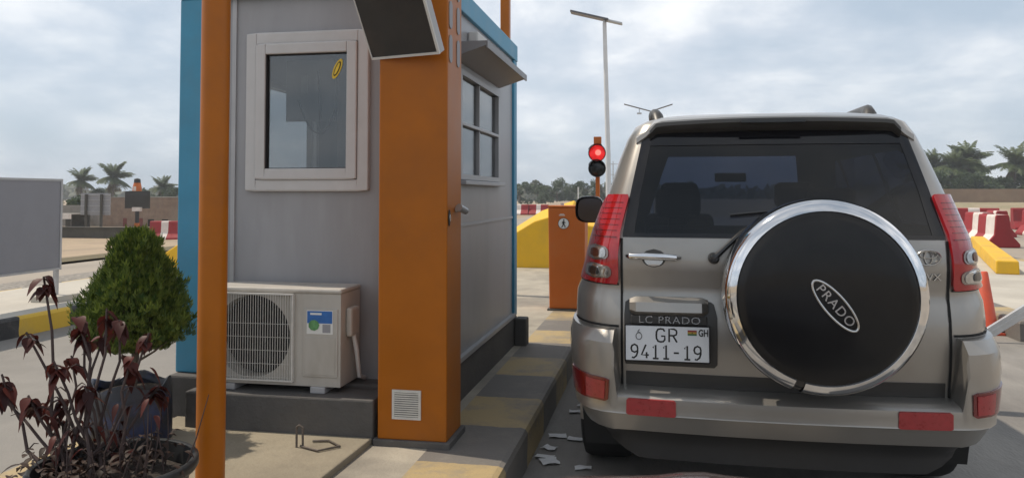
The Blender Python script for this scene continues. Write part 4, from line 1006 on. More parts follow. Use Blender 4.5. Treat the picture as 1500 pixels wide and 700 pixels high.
def nose(loc, label, sc=1.0, left=-1.45, kind=0):
    g = G()
    # sloping concrete crash block: low at the side, a ridge near the middle
    fr = [(left, 0.18), (-0.45, 0.78), (0.15, 0.96), (0.42, 0.72), (0.66, 0.70)]
    bk = [(x, z + (0.17 if i < 3 else 0.04)) for i, (x, z) in enumerate(fr)]
    vs = [(x, 0, z) for x, z in fr] + [(x * 0.96, 0.85, z) for x, z in bk] + [(x, 0, -0.01) for x, z in fr] + [(x * 0.96, 0.85, -0.01) for x, z in bk]
    n = len(fr); fs = []
    for i in range(n - 1):
        fs += [(i, i + 1, n + i + 1, n + i), (2 * n + i, i, i + 1, 2 * n + i + 1)[0:1] + (2 * n + i + 1, i + 1, i), (n + i, n + i + 1, 3 * n + i + 1, 3 * n + i)]
    fs += [(0, n, 3 * n, 2 * n), (n - 1, 2 * n + n - 1, 3 * n + n - 1, n + n - 1)]
    g.add([(x * sc, y * sc, z * sc) for x, y, z in vs], fs)
    o = g.build('crash_block', 'yellow_paint', loc=loc, bevel=0.02)
    return tag(o, label, 'crash barrier', 'yellow concrete crash blocks')
nose((-1.62, 13.1, 0.2), 'tall yellow concrete crash block behind the orange gate cabinet')
nose((-7.55, 11.7, 0.2), 'yellow concrete crash block showing between the potted conifer and the blue booth post', 0.52)
g = G()
a, b_ = Vector((5.28, 13.36, 0.2)), Vector((7.28, 20.0, 0.2)); d = (b_ - a).normalized(); q = Vector((d.y, -d.x, 0)) * 0.16
g.hexa([a - q, a + q, b_ + q, b_ - q, a - q * 0.94 + Vector((0, 0, 0.21)), a + q * 0.94 + Vector((0, 0, 0.21)), b_ + q * 0.8 + Vector((0, 0, 0.26)), b_ - q * 0.8 + Vector((0, 0, 0.26))])
tag(g.build('low_barrier', 'yellow_paint', bevel=0.02), 'low yellow concrete beam beside the red and white barriers', 'crash barrier')

def signal():
    t = thing('traffic_light', 'small traffic light glowing red on a thin orange post', 'traffic light', (-0.71, 9.3, 0.2))
    g = G(); g.box(-0.024, 0.024, -0.024, 0.024, 0.0, 1.85); g.build('post', 'orange_gate', t, bevel=0.006)
    g = G(); g.box(-0.044, 0.044, -0.04, 0.04, 1.825, 1.91); g.build('post_cap', 'orange_gate', t, bevel=0.006)
    g = G(); g.box(-0.050, 0.050, -0.05, 0.03, 1.795, 1.822); g.build('collar', 'dark_plastic', t, bevel=0.006)
    for zc, mat, nm in ((1.715, 'signal_red', 'red_lamp'), (1.535, 'signal_off', 'dark_lamp')):
        g = G(); g.lathe([(0.06, -0.032), (0.10, -0.045), (0.103, -0.10), (0.098, -0.10), (0.092, -0.075)], (0.0, 0.0, zc), 'Y', 32, cap=False)
        ho = g.build('lamp_housing', 'dark_plastic', t, smooth=True)
        g = G(); g.lathe([(0.0, -0.092), (0.05, -0.088), (0.0925, -0.074)], (0.0, 0.0, zc), 'Y', 32, cap=False); tag(g.build('lens', mat, ho, smooth=True), 'glowing red lens' if zc > 1.6 else 'unlit dark lens')
        if zc > 1.6:
            g = G(); g.lathe([(0.0, -0.0965), (0.03, -0.0955), (0.035, -0.093)], (0.012, 0.0, zc + 0.004), 'Y', 16, cap=False); g.build('bulb', 'signal_core', ho, smooth=True)
        g = G(); g.lathe([(0.104, -0.10), (0.106, -0.16)], (0, 0, zc), 'Y', 20, cap=False, arc=(0.06, 0.44)); g.build('visor', 'dark_plastic', ho, smooth=True)
signal()

# ------------------------------------------------------------------ lamps and posts beyond the booths
def lamps():
    t = thing('street_lamp', 'tall white solar street lamp with one long tilted panel', 'street lamp', (-1.31, 20.0, 0.0), 'solar street lamps')
    g = G(); g.tube([(0.06, 0, 0), (0.045, 0, 2.5), (-0.03, 0, 5.80)], [0.075, 0.065, 0.05], 14); g.build('pole', 'white_post', t, smooth=True)
    g = G(); m = Matrix.Translation((-0.235, 0, 5.945)) @ Matrix.Rotation(R(15.0), 4, 'Y')
    g.box(-0.68, 0.32, -0.17, 0.17, -0.022, 0.022, m); g.build('solar_panel', 'solar_dark', t, bevel=0.005)
    g = G(); g.box(0.30, 0.68, -0.11, 0.11, -0.035, 0.012, m); g.build('lamp_head', 'galvanised', t, bevel=0.01)
    g = G(); g.tube([(-0.03, 0, 5.78), (-0.02, 0, 5.86)], 0.045, 10); g.build('bracket', 'galvanised', t)
    t = thing('street_lamp', 'distant street lamp with two spread arms above the car roof', 'street lamp', (-0.42, 45.0, 0.0), 'solar street lamps')
    g = G(); g.tube([(0.04, 0, 0), (0, 0, 6.15)], [0.09, 0.06], 10); g.build('pole', 'white_post', t, smooth=True)
    for s_, x1, z1 in ((-1, -1.50, 6.56), (1, 1.20, 6.50)):
        g = G(); a = Vector((0.02 * s_, 0, 6.13)); b2 = Vector((x1, 0, z1)); dd = b2 - a; ln = dd.length
        m = Matrix.Translation(a) @ Matrix.Rotation(-math.atan2(dd.z, dd.x), 4, 'Y'); g.box(0, ln, -0.14, 0.14, -0.022, 0.022, m); g.build('arm', 'solar_dark', t, bevel=0.004)
    g = G(); g.box(-0.78, -0.52, -0.1, 0.1, 5.98, 6.06); g.tube([(-0.65, 0, 6.05), (-0.65, 0, 6.33)], 0.02, 6); g.build('lamp_head', 'galvanised', t)
    t = thing('utility_pole', 'distant twin pole power line frame beside the white lamp pole', 'utility pole', (-7.9, 150, 0))
    for x in (-0.65, 0.65):
        g = G(); g.tube([(x, 0, 0), (x, 0, 7.7)], [0.13, 0.10], 8); g.build('pole', 'galvanised', t)
    for z in (7.2, 5.2):
        g = G(); g.box(-1.35, 1.35, 0.11, 0.22, z - 0.06, z + 0.06); g.build('cross_arm', 'galvanised', t)
    g = G(); g.tube([(0, 0, 0), (0, 0, 1.97)], 0.05, 8); g.box(-0.07, 0.07, -0.07, 0.07, 1.9701, 2.0)
    tag(g.build('marker_post', 'white_post', loc=(-6.07, 60, 0)), 'thin pale post standing before the distant tree line', 'post')
lamps()

# ------------------------------------------------------------------ road-works furniture
def jersey(name, label, loc, rz, cols, L, group, h=0.88, wd=0.42):
    """moulded barrier of flared profile in coloured segments"""
    pr = [(wd, 0.0), (wd, 0.09), (wd * 0.50, 0.34), (wd * 0.40, h - 0.06), (wd * 0.34, h), (-wd * 0.34, h), (-wd * 0.40, h - 0.06), (-wd * 0.50, 0.34), (-wd, 0.09), (-wd, 0.0)]
    g = G(); n = len(pr); y = -L / 2; tot = sum(q for q, _ in cols)
    for q, mi in cols:
        y1 = y + L * q / tot; vs = [(x, y, z) for x, z in pr] + [(x, y1, z) for x, z in pr]
        g.add(vs, [(i, (i + 1) % n, n + (i + 1) % n, n + i) for i in range(n)], mi)
        y = y1
    g.add([(x, -L / 2, z) for x, z in pr], [tuple(range(n - 1, -1, -1))], cols[0][1] if name else 0)
    g.add([(x, L / 2, z) for x, z in pr], [tuple(range(n))], cols[-1][1])
    o = g.build('jersey_barrier', ['red_paint', 'white_paint'], loc=loc); o.rotation_euler = (0, 0, rz)
    b = o.modifiers.new('bevel', 'BEVEL'); b.width = 0.015; b.segments = 2; b.limit_method = 'ANGLE'; b.angle_limit = R(30)
    return tag(o, label, 'barrier', group)
RW = 'red and white road barriers'
SEG = [(0.06, 0), (0.5, 1), (0.5, 0)]
jersey('a', 'red and white road barrier nearest the end of the yellow beam', (9.12, 23.9, 0), 0, SEG, 1.2, RW)
jersey('a', 'red and white road barrier just behind the tail lamp edge of the car', (9.75, 26.6, 0), R(4), SEG, 1.2, RW)
jersey('a', 'red road barrier standing farther back above the yellow beam', (11.4, 29.6, 0), R(-6), [(0.06, 0), (0.3, 1), (0.7, 0)], 1.2, RW)
jersey('a', 'red road barrier with a white side in the far row near the frame edge', (13.0, 30.5, 0), R(3), [(0.06, 0), (0.6, 1), (0.5, 0)], 1.2, RW)
jersey('a', 'mostly white road barrier cut off by the frame edge', (9.62, 21.2, 0), R(0), [(0.06, 1), (0.8, 1), (0.3, 0)], 1.2, RW)
jersey('a', 'red road barrier lowest and farthest behind the other barriers', (12.6, 35.0, 0), R(80), [(1, 0), (0.6, 1), (1, 0)], 1.8, RW)
jersey('a', 'red and white road barrier in the far row turned side on', (15.2, 35.6, 0), R(84), [(1, 0), (0.6, 1), (1, 0)], 1.8, RW)
jersey('a', 'red and white barrier side on between the potted conifer top and the blue post', (-23.4, 34.3, gz(-23.4, 34.3)), R(90 + 8), [(0.9, 0), (0.55, 1), (0.9, 0)], 1.5, RW)
for k, (x, lb) in enumerate(((-9.75, 'faint red and white barrier seen far off beside the booth corner'), (-8.35, 'faint red and white barrier seen far off touching the gate cabinet edge'))):
    jersey('a', lb, (x, 55, 0), R(88), [(0.5, 0), (0.3, 1), (0.5, 0)], 1.35, RW, 0.72)

g = G(); g.lathe([(0.125, 0.022), (0.118, 0.03), (0.034, 0.625), (0.026, 0.635), (0.0, 0.636)], n=28, cap=False); g.box(-0.137, 0.137, -0.137, 0.137, 0.0, 0.022)
tag(g.build('traffic_cone', 'cone_orange', smooth=True, loc=(3.308, 8.93, 0)), 'faded orange traffic cone beside the kerb end', 'cone')
g = G(); a = Vector((3.06, 8.40, 0.03)); b_ = Vector((4.35, 8.40, 0.93)); dd = b_ - a
m = Matrix.Translation(a) @ Matrix.Rotation(-math.atan2(dd.z, dd.x), 4, 'Y'); g.box(0, dd.length, -0.02, 0.02, -0.05, 0.05, m); g.box(0.002, dd.length, -0.024, -0.0202, -0.012, 0.012, m)
tag(g.build('barrier_arm', 'galvanised', bevel=0.006), 'pale metal barrier arm leaning on the kerb end', 'barrier arm')

# ------------------------------------------------------------------ roadside board on the next island
def board():
    t = thing('roadside_board', 'plain grey roadside board on posts seen across the empty lane', 'board', (-6.86, 7.0, 0.2))
    g = G(); g.box(-0.012, 0.012, -1.02, 1.02, 0.385, 1.385); g.build('panel', 'sign_grey', t)
    g = G()
    for (y0, y1, z0, z1) in ((-1.05, 1.05, 1.386, 1.41), (-1.05, 1.05, 0.36, 0.384), (-1.05, -1.021, 0.385, 1.385), (1.021, 1.05, 0.385, 1.385)): g.box(-0.02, 0.02, y0, y1, z0, z1)
    g.build('frame', 'grey_metal', t)
    for y in (-1.04, 1.04):
        g = G(); g.box(-0.065, -0.022, y - 0.022, y + 0.022, 0.07, 1.38); po = g.build('post', 'grey_metal', t)
        g = G(); g.box(-0.20, 0.12, y - 0.2, y + 0.2, -0.01, 0.07); g.build('footing', 'pale_concrete', po, bevel=0.01)
board()

# ------------------------------------------------------------------ far walls and sheds
BR = 'walls and sheds beyond the far road'
def wall(name, label, x0, x1, y, z0, z1, mat, cap, th=0.25, cat='wall'):
    g = G(); g.box(x0, x1, y, y + th, z0, z1); 
    for k in range(int((z1 - z0) / 0.25)):           # block courses stand a little proud
        z = z0 + 0.25 * k + 0.02
        if z + 0.2 < z1: g.box(x0 + 0.01, x1 - 0.01, y - 0.006, y - 0.0005, z, z + 0.225)
    o = g.build(name, mat)
    return tag(o, label, cat, BR)
wall('block_wall', 'pale block wall low behind the small shed', -46.0, -37.75, 48.2, -0.9, 0.68, 'block_grey', 0)
def brick_building():
    t = thing('brick_building', 'long brown brick building with flat roof behind the black display board', 'building', (-34.7, 48.0, -0.8), BR)
    g = G(); g.box(-2.95, 2.9, 0, 3.5, -0.1, 2.0); g.build('wall', 'brick_brown', t)
    g = G(); g.box(-3.0, 2.95, -0.06, 3.6, 2.001, 2.06); g.build('roof', 'block_grey', t)
    for x, w_ in ((-1.35, 0.28), (-0.35, 0.5)):
        g = G(); g.box(x, x + w_, -0.02, 0.03, 0.0, 0.62); g.build('door', 'door_red', t)
    for x in (0.55, 1.6):
        g = G(); g.box(x, x + 0.45, -0.02, 0.03, 0.08, 0.55); g.build('window', 'gap_black', t)
brick_building()
def shed():
    t = thing('shed', 'small dark open shed with a white fascia by the roadside board', 'shed', (-38.95, 45.5, -0.8), BR)
    g = G(); g.box(-0.95, 0.95, -0.1, 0.0, 0.62, 0.95); g.build('fascia', 'white_paint', t)
    g = G(); g.box(-0.95, 0.95, 0.0, 1.8, 0.9, 0.96); g.build('roof', 'block_grey', t)
    g = G(); g.box(-0.92, 0.92, 1.7, 1.8, 0, 0.9); g.build('wall', 'dark_wall', t)
    for x in (-0.9, 0.1, 0.82):
        g = G(); g.box(x, x + 0.09, 0.01, 0.1, 0, 0.9); g.build('post', 'dark_wall', t)
shed()
g = G(); g.box(-60, -15.0, 35.0, 35.25, -0.92, -0.26); g.box(-60, -15.0, 34.94, 35.3, -0.2595, -0.20)
tag(g.build('low_wall', 'dark_wall'), 'long low dark wall in front of the brown brick building', 'wall', BR)
def far_boards():
    t = thing('billboard', 'grey billboard seen from behind with two uprights', 'billboard', (-33.45, 42.0, -0.8), BR)
    g = G(); g.box(-1.0, 1.0, 0.0, 0.06, 1.0, 2.31); g.build('panel', 'slot_grey', t)
    g = G()
    for z in (1.2, 1.55, 1.9, 2.2): g.box(-0.98, 0.98, -0.05, -0.001, z - 0.02, z + 0.02)
    g.build('rail', 'grey_metal', t)
    for x in (-0.55, 0.5):
        g = G(); g.box(x - 0.06, x + 0.06, -0.16, -0.051, -0.1, 2.25); g.build('upright', 'dark_wall', t)
    t = thing('lane_display', 'black lane display board on an orange post with an orange lamp on top', 'display', (-26.3, 36.0, -0.78))
    g = G(); g.box(-0.66, 0.68, 0.0, 0.15, 1.50, 2.38); g.build('panel', 'car_black', t)
    g = G(); g.box(-0.10, 0.12, 0.0, 0.14, -0.05, 0.75); g.build('base', 'orange_gate', t)
    g = G(); g.box(-0.07, 0.09, 0.02, 0.12, 0.751, 1.499); g.build('post', 'dark_plastic', t)
    g = G(); g.box(-0.10, 0.34, -0.2, -0.002, 1.36, 1.56); g.build('bracket', 'white_paint', t)
    g = G(); g.lathe([(0.22, 2.381), (0.22, 2.55), (0.17, 2.80)], (0.0, 0.05, 0), 'Z', 16); lo = g.build('lamp', 'orange_gate', t)
    g = G(); g.lathe([(0.17, 2.801), (0.15, 3.0), (0.0, 3.05)], (0.0, 0.05, 0), 'Z', 16); g.build('lamp_cap', 'dark_plastic', lo)
    g = G(); g.box(-0.06, 0.10, -0.178, -0.171, 2.40, 2.62); g.build('lamp_face', 'white_paint', lo)
far_boards()
g = G(); g.box(36.6, 95, 112, 112.3, -0.4, 2.15)
tag(g.build('boundary_wall', 'wall_brown'), 'long brown boundary wall below the coconut palms', 'wall')
g = G(); vs = []
for i in range(40):
    x = 22 + i * 2.0
    for y, z in ((84, -0.05), (92, 0.12), (104, 0.32 + 0.12 * math.sin(i * 1.3)), (111.9, 0.42)): vs.append((x, y + 1.2 * math.sin(i * 0.7), z))
g.add(vs, [(i * 4 + j, i * 4 + 4 + j, i * 4 + 5 + j, i * 4 + 1 + j) for i in range(39) for j in range(3)])
struct(g.build('bank', 'dirt_bank', smooth=True))

# ------------------------------------------------------------------ trees
def palm_crown(rnd, L, n=26, wind=0.0):
    g = G(); vs, fs, mi = [], [], []
    for k in range(n):
        az = 2 * math.pi * k / n * 2.618 + rnd.uniform(-0.2, 0.2); el = R(lerp(86, -50, (k + rnd.random()) / n)); ln = L * rnd.uniform(0.85, 1.08); dry = k > n * 0.86
        d = Vector((math.cos(az), math.sin(az), 0)); pts = []
        p = Vector((0, 0, 0)); e = el; st = 9
        for i in range(st + 1):
            pts.append(p.copy()); e -= R(lerp(1.5, 11, i / st)) * (1.3 if dry else rnd.uniform(0.6, 1.2)); dirv = d * math.cos(e) + Vector((0, 0, math.sin(e)))
            dirv += Vector((wind, 0, 0)) * (i / st); p = p + dirv.normalized() * ln / st
        for i in range(1, st + 1):
            a, b = pts[i - 1], pts[i]; t = (b - a).normalized(); side = t.cross(Vector((0, 0, 1)))
            side = side.normalized() if side.length > 1e-3 else Vector((-d.y, d.x, 0))
            for sub in range(3):
                o = a.lerp(b, sub / 3); lw = L * 0.25 * math.sin(math.pi * min(0.96, 0.16 + 0.84 * (i + sub / 3) / (st + 1))) + 0.05
                for sg in (-1, 1):
                    tip = o + side * sg * lw * 0.8 + t * lw * 0.55 + Vector((0, 0, -lw * rnd.uniform(0.25, 0.75)))
                    w_ = t * ln * 0.022; kx = len(vs); vs += [o - w_, o + w_, tip + w_ * 0.3, tip - w_ * 0.3]; fs.append((kx, kx + 1, kx + 2, kx + 3)); mi.append(1 if dry else 0)
            kx = len(vs); w_ = side * 0.03; vs += [a - w_, a + w_, b + w_, b - w_]; fs.append((kx, kx + 1, kx + 2, kx + 3)); mi.append(1 if dry else 0)
    for f, m in zip(fs, mi): g.f.append(f); g.m.append(m)
    g.v = [tuple(v) for v in vs]
    return g
def palm(h, L, seed, wind, label, loc, n=26, group='coconut palms'):
    rnd = random.Random(seed)
    t = thing('palm_tree', label, 'palm tree', loc, group)
    lean = rnd.uniform(-0.5, 0.5)
    g = G(); g.tube([(lean * (i / 6) ** 2, 0, h * i / 6) for i in range(7)], [0.22] + [lerp(0.16, 0.11, i / 5) for i in range(6)], 8); g.build('trunk', 'bark', t, smooth=True)
    g = palm_crown(rnd, L, n, wind); g.v = [(x + lean, y, z + h) for x, y, z in g.v]
    g.build('crown', ['palm_leaf', 'palm_dry'], t)
    return t
PR = 'palms above the brown boundary wall'
p1 = palm(6.6, 3.9, 1, 0.05, 'tallest coconut palm above the brown boundary wall', (46.9, 131, 0), 50, PR)
p2 = palm(6.0, 4.0, 2, 0.05, 'coconut palm standing alone near the frame edge', (52.4, 130, 0), 40, PR)
p3 = palm(5.6, 3.6, 3, -0.1, 'bushy coconut palm crowding the tallest one', (44.4, 129, 0), 46, PR)
dup(p3, (42.6, 133, 0), 1.3, 'coconut palm nearest the car pillar', PR, 1.0)
dup(p1, (40.6, 136, 0), 2.1, 'coconut palm half hidden behind the car pillar', PR, 0.85)
dup(p2, (48.8, 134, -0.3), 0.7, 'shorter palm between the tallest palm and the lone one', PR, 0.82)
dup(p3, (54.9, 133, 0), 2.9, 'palm cut off by the frame edge', PR, 0.86)
PL = 'palms beyond the far road'
palm(4.5, 2.7, 5, 0.35, 'windblown palm above the pale block wall', (-90.2, 110, -0.8), 44, PL)
palm(5.0, 3.1, 6, 0.5, 'largest windblown palm above the grey billboard', (-84.6, 110, -0.8), 54, PL)
palm(3.4, 2.4, 7, 0.25, 'low palm touching the blue booth post', (-75.6, 110, -0.8), 42, PL)
def bush_tree(seed, h, rad, mat, label, loc, n=1500, group='trees on the horizon', sq=0.8, leaf=0.24):
    rnd = random.Random(seed)
    t = thing('leafy_tree', label, 'tree', loc, group)
    g = G(); g.tube([(0, 0, 0), (0.05, 0, h * 0.4), (0.0, 0.05, h * 0.75)], [0.16, 0.12, 0.05], 7)
    for k in range(4):
        a = 1.7 * k; g.tube([(0.03, 0, h * (0.3 + 0.08 * k)), (rad * 0.5 * math.cos(a), rad * 0.5 * math.sin(a), h * (0.55 + 0.07 * k))], [0.07, 0.025], 6)
    g.build('trunk', 'bark', t)
    cl = []
    for k in range(16):
        a = rnd.uniform(0, 2 * math.pi); q = rad * math.sqrt(rnd.random()) * 0.85
        cl.append((Vector((q * math.cos(a), q * math.sin(a), h - rad * sq * 0.9 + rnd.uniform(-0.8, 0.75) * rad * sq)), rad * rnd.uniform(0.22, 0.45)))
    g = G()
    for k in range(n):
        c, r = rnd.choice(cl); v = Vector((rnd.gauss(0, 1), rnd.gauss(0, 1), rnd.gauss(0, 1))).normalized() * r * rnd.uniform(0.55, 1.05)
        p = c + Vector((v.x, v.y, v.z * 0.8)); u = Vector((rnd.gauss(0, 1), rnd.gauss(0, 1), rnd.gauss(0, 1))).normalized(); w_ = u.orthogonal().normalized(); s_ = leaf * rnd.uniform(0.5, 1.2)
        k0 = len(g.v); g.v += [tuple(p - u * s_), tuple(p + w_ * s_ * 0.5), tuple(p + u * s_), tuple(p - w_ * s_ * 0.5)]; g.f.append((k0, k0 + 1, k0 + 2, k0 + 3)); g.m.append(0)
    g.build('crown', mat, t)
    return t
TG = 'trees on the horizon'
b1 = bush_tree(11, 3.6, 2.6, 'tree_leaf', 'dark spreading tree hard against the blue booth edge', (-26.6, 150, 0), 1900)
b2 = bush_tree(12, 4.7, 1.7, 'tree_leaf_pale', 'pale rounded tree rising above the far tree line', (-24.0, 156, 0), 1500, sq=1.1)
b3 = bush_tree(13, 4.4, 2.4, 'tree_leaf', 'dark tree with ragged top behind the gate cabinet', (-19.3, 150, 0), 1900, sq=0.95)
for (src, x, y, rz, sc_, lb) in ((b1, -21.6, 148, 2.0, 0.85, 'low dark tree between the pale tree and the ragged one'), (b3, -16.4, 152, 1.0, 0.88, 'dark tree above the thin pale post'),
        (b1, -13.6, 149, 3.1, 1.02, 'dark tree beside the traffic light post'), (b3, -10.6, 151, 4.0, 0.94, 'dark tree behind the white lamp pole'), (b1, -7.9, 150, 5.0, 0.9, 'dark tree behind the car pillar beside the power frame'),
        (b3, -30.5, 152, 5.5, 0.9, 'dark tree hidden behind the booth')):
    dup(src, (x, y, 0), rz, lb, TG, sc_)
UG = 'bushy trees under the palms'
c1 = bush_tree(21, 4.2, 3.0, 'tree_leaf', 'dark bushy tree under the tallest palm', (46.0, 126, 0), 2200, UG, 0.6, 0.3)
for (x, y, rz, sc_, lb) in ((41.5, 127, 1.0, 1.05, 'dark bushy tree beside the car pillar'), (50.0, 128, 2.2, 0.85, 'dark bushy tree in the gap between the palms'), (43.6, 124, 3.2, 0.9, 'dark bushy tree touching the wall top near the car'), (54.2, 127, 4.1, 0.9, 'dark bushy tree cut by the frame edge')):
    dup(c1, (x, y, 0), rz, lb, UG, sc_)
LG = 'bushy trees beyond the far road'
for (x, y, rz, sc_, lb) in ((-94, 108, 0.4, 0.62, 'dark bushy tree between the roadside board and the palms'), (-88, 112, 1.8, 0.7, 'dark bushy tree under the palms by the billboard'), (-79.5, 110, 2.6, 0.68, 'dark bushy tree behind the orange display lamp'), (-73.6, 109, 3.9, 0.72, 'dark bushy tree against the blue booth post'),
        (-50.5, 56, 0.9, 0.50, 'low dark bush right behind the pale block wall beside the roadside board'), (-46.2, 57, 2.9, 0.48, 'low dark bush right behind the pale block wall beside the billboard')):
    dup(c1, (x, y, -0.85), rz, lb, LG, sc_)

def far_wood():
    rnd = random.Random(31); g = G()
    for k in range(15000):
        side = rnd.random()
        if side < 0.62: x, y = rnd.uniform(-330, 330), rnd.uniform(255, 290)
        elif side < 0.82: x, y = rnd.uniform(-290, -255), rnd.uniform(60, 290)
        else: x, y = rnd.uniform(255, 290), rnd.uniform(60, 290)
        u = x + y * 0.7; top = 3.4 + 1.1 * math.sin(u * 0.11) + 0.8 * math.sin(u * 0.31 + 1) + 0.6 * math.sin(u * 0.67)
        p = Vector((x, y, -0.9 + (top + 0.9) * rnd.random() ** 0.8)); q = Vector((rnd.gauss(0, 1), rnd.gauss(0, 1), rnd.gauss(0, .7))).normalized(); w_ = q.orthogonal().normalized(); s_ = rnd.uniform(0.9, 1.9)
        k0 = len(g.v); g.v += [tuple(p - q * s_), tuple(p + w_ * s_ * 0.7), tuple(p + q * s_), tuple(p - w_ * s_ * 0.7)]; g.f.append((k0, k0 + 1, k0 + 2, k0 + 3)); g.m.append(0)
    o = g.build('treeline', 'tree_leaf_pale'); o['kind'] = 'stuff'; o['label'] = 'far off low wood along the whole horizon'
far_wood()

# ------------------------------------------------------------------ potted plants
def conifer():
    rnd = random.Random(4)
    t = thing('potted_conifer', 'cone shaped green conifer growing in a dark printed bag', 'potted plant', (-2.565, 3.50, 0.2))
    g = G(); g.lathe([(0.165, 0.0), (0.185, 0.03), (0.192, 0.15), (0.188, 0.27), (0.178, 0.31), (0.168, 0.305), (0.165, 0.27)], n=40, cap=False); g.lathe([(0.165, 0.001), (0, 0.001)], n=40, cap=False)
    g.v = [(x * (1 + 0.035 * math.sin(5 * math.atan2(y, x) + 9 * z)), y * (1 + 0.035 * math.sin(5 * math.atan2(y, x) + 9 * z)), z + (0.02 * math.sin(4 * math.atan2(y, x)) if z > 0.25 else 0)) for x, y, z in g.v]
    g.build('pot', 'bag_print', t, smooth=True, angle=60)
    g = G(); g.lathe([(0.172, 0.262), (0.0, 0.275)], n=30, cap=False); g.build('soil', 'potting_soil', t)
    g = G(); g.tube([(0, 0, 0.26), (0.012, 0, 0.36), (0.02, 0, 0.50), (0.01, 0, 0.85)], [0.022, 0.019, 0.017, 0.006], 8)
    for k in range(22):
        a = k * 2.4; z = 0.40 + 0.022 * k; r = 0.24 * (1 - k / 30); g.tube([(0.015, 0, z), (r * 0.5 * math.cos(a), r * 0.5 * math.sin(a), z + 0.06), (r * math.cos(a), r * math.sin(a), z + 0.15)], [0.007, 0.005, 0.002], 5)
    g.build('trunk', 'bark', t)
    g = G()
    def prof(h): return interp(h, [0, 0.10, 0.22, 0.40, 0.58, 0.72, 0.80, 0.92, 1.0], [0.11, 0.225, 0.255, 0.236, 0.195, 0.140, 0.110, 0.098, 0.03])
    for k in range(15000):
        h = rnd.random() ** 1.15; a = rnd.uniform(0, 2 * math.pi); r = prof(h)
        lump = 1 + 0.10 * math.sin(3 * a + 9 * h) + 0.12 * math.sin(7 * a - 14 * h) + 0.07 * math.sin(13 * a + 25 * h)
        q = r * lump * math.sqrt(rnd.uniform(0.2, 1.0)); p = Vector((q * math.cos(a) + 0.015, q * math.sin(a), 0.46 + 0.58 * h))
        out = Vector((math.cos(a), math.sin(a), 0)); up = (Vector((0, 0, 1)) + out * rnd.uniform(0.0, 0.55) + Vector((rnd.gauss(0, .15), rnd.gauss(0, .15), 0))).normalized()
        tang = out.cross(up).normalized(); pl = (out * rnd.gauss(0, 0.7) + tang * rnd.gauss(0, 0.7)).normalized(); sd_ = (pl - up * pl.dot(up)).normalized()
        s_ = rnd.uniform(0.020, 0.046)
        if k % 30 == 0: s_ = rnd.uniform(0.040, 0.060); p = p + out * 0.012
        for da, ll in ((-0.55, 0.72), (0.0, 1.0), (0.55, 0.72)):
            dr = (up * math.cos(da) + sd_ * math.sin(da)); wv = dr.cross(sd_.cross(up)).normalized() * s_ * 0.085; e = p + dr * s_ * ll; m_ = p + dr * s_ * ll * 0.55
            k0 = len(g.v); g.v += [tuple(p), tuple(m_ + wv), tuple(e), tuple(m_ - wv)]; g.f.append((k0, k0 + 1, k0 + 2, k0 + 3)); g.m.append(0)
    co = g.build('crown', 'thuja_leaf', t)
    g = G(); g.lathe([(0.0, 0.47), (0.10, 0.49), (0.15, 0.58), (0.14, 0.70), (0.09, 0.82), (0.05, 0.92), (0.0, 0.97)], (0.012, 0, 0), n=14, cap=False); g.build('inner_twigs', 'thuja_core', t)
conifer()
def leaf(g, p, d, n, L, W, droop=0.6):
    """one ribbed leaf: folded along its midrib, drooping towards the tip"""
    d = d.normalized(); s_ = d.cross(n).normalized(); n = s_.cross(d).normalized(); k0 = len(g.v); st = 5
    for i in range(st + 1):
        t = i / st; c = p + d * L * t - Vector((0, 0, 1)) * L * droop * t * t; w_ = W * math.sin(math.pi * min(0.985, 0.06 + 0.94 * t ** 0.85)); f = n * w_ * 0.35
        g.v += [tuple(c + s_ * w_ + f), tuple(c), tuple(c - s_ * w_ + f)]
    for i in range(st):
        for j in range(2): g.f.append((k0 + 3 * i + j, k0 + 3 * i + j + 1, k0 + 3 * i + j + 4, k0 + 3 * i + j + 3)); g.m.append(0)
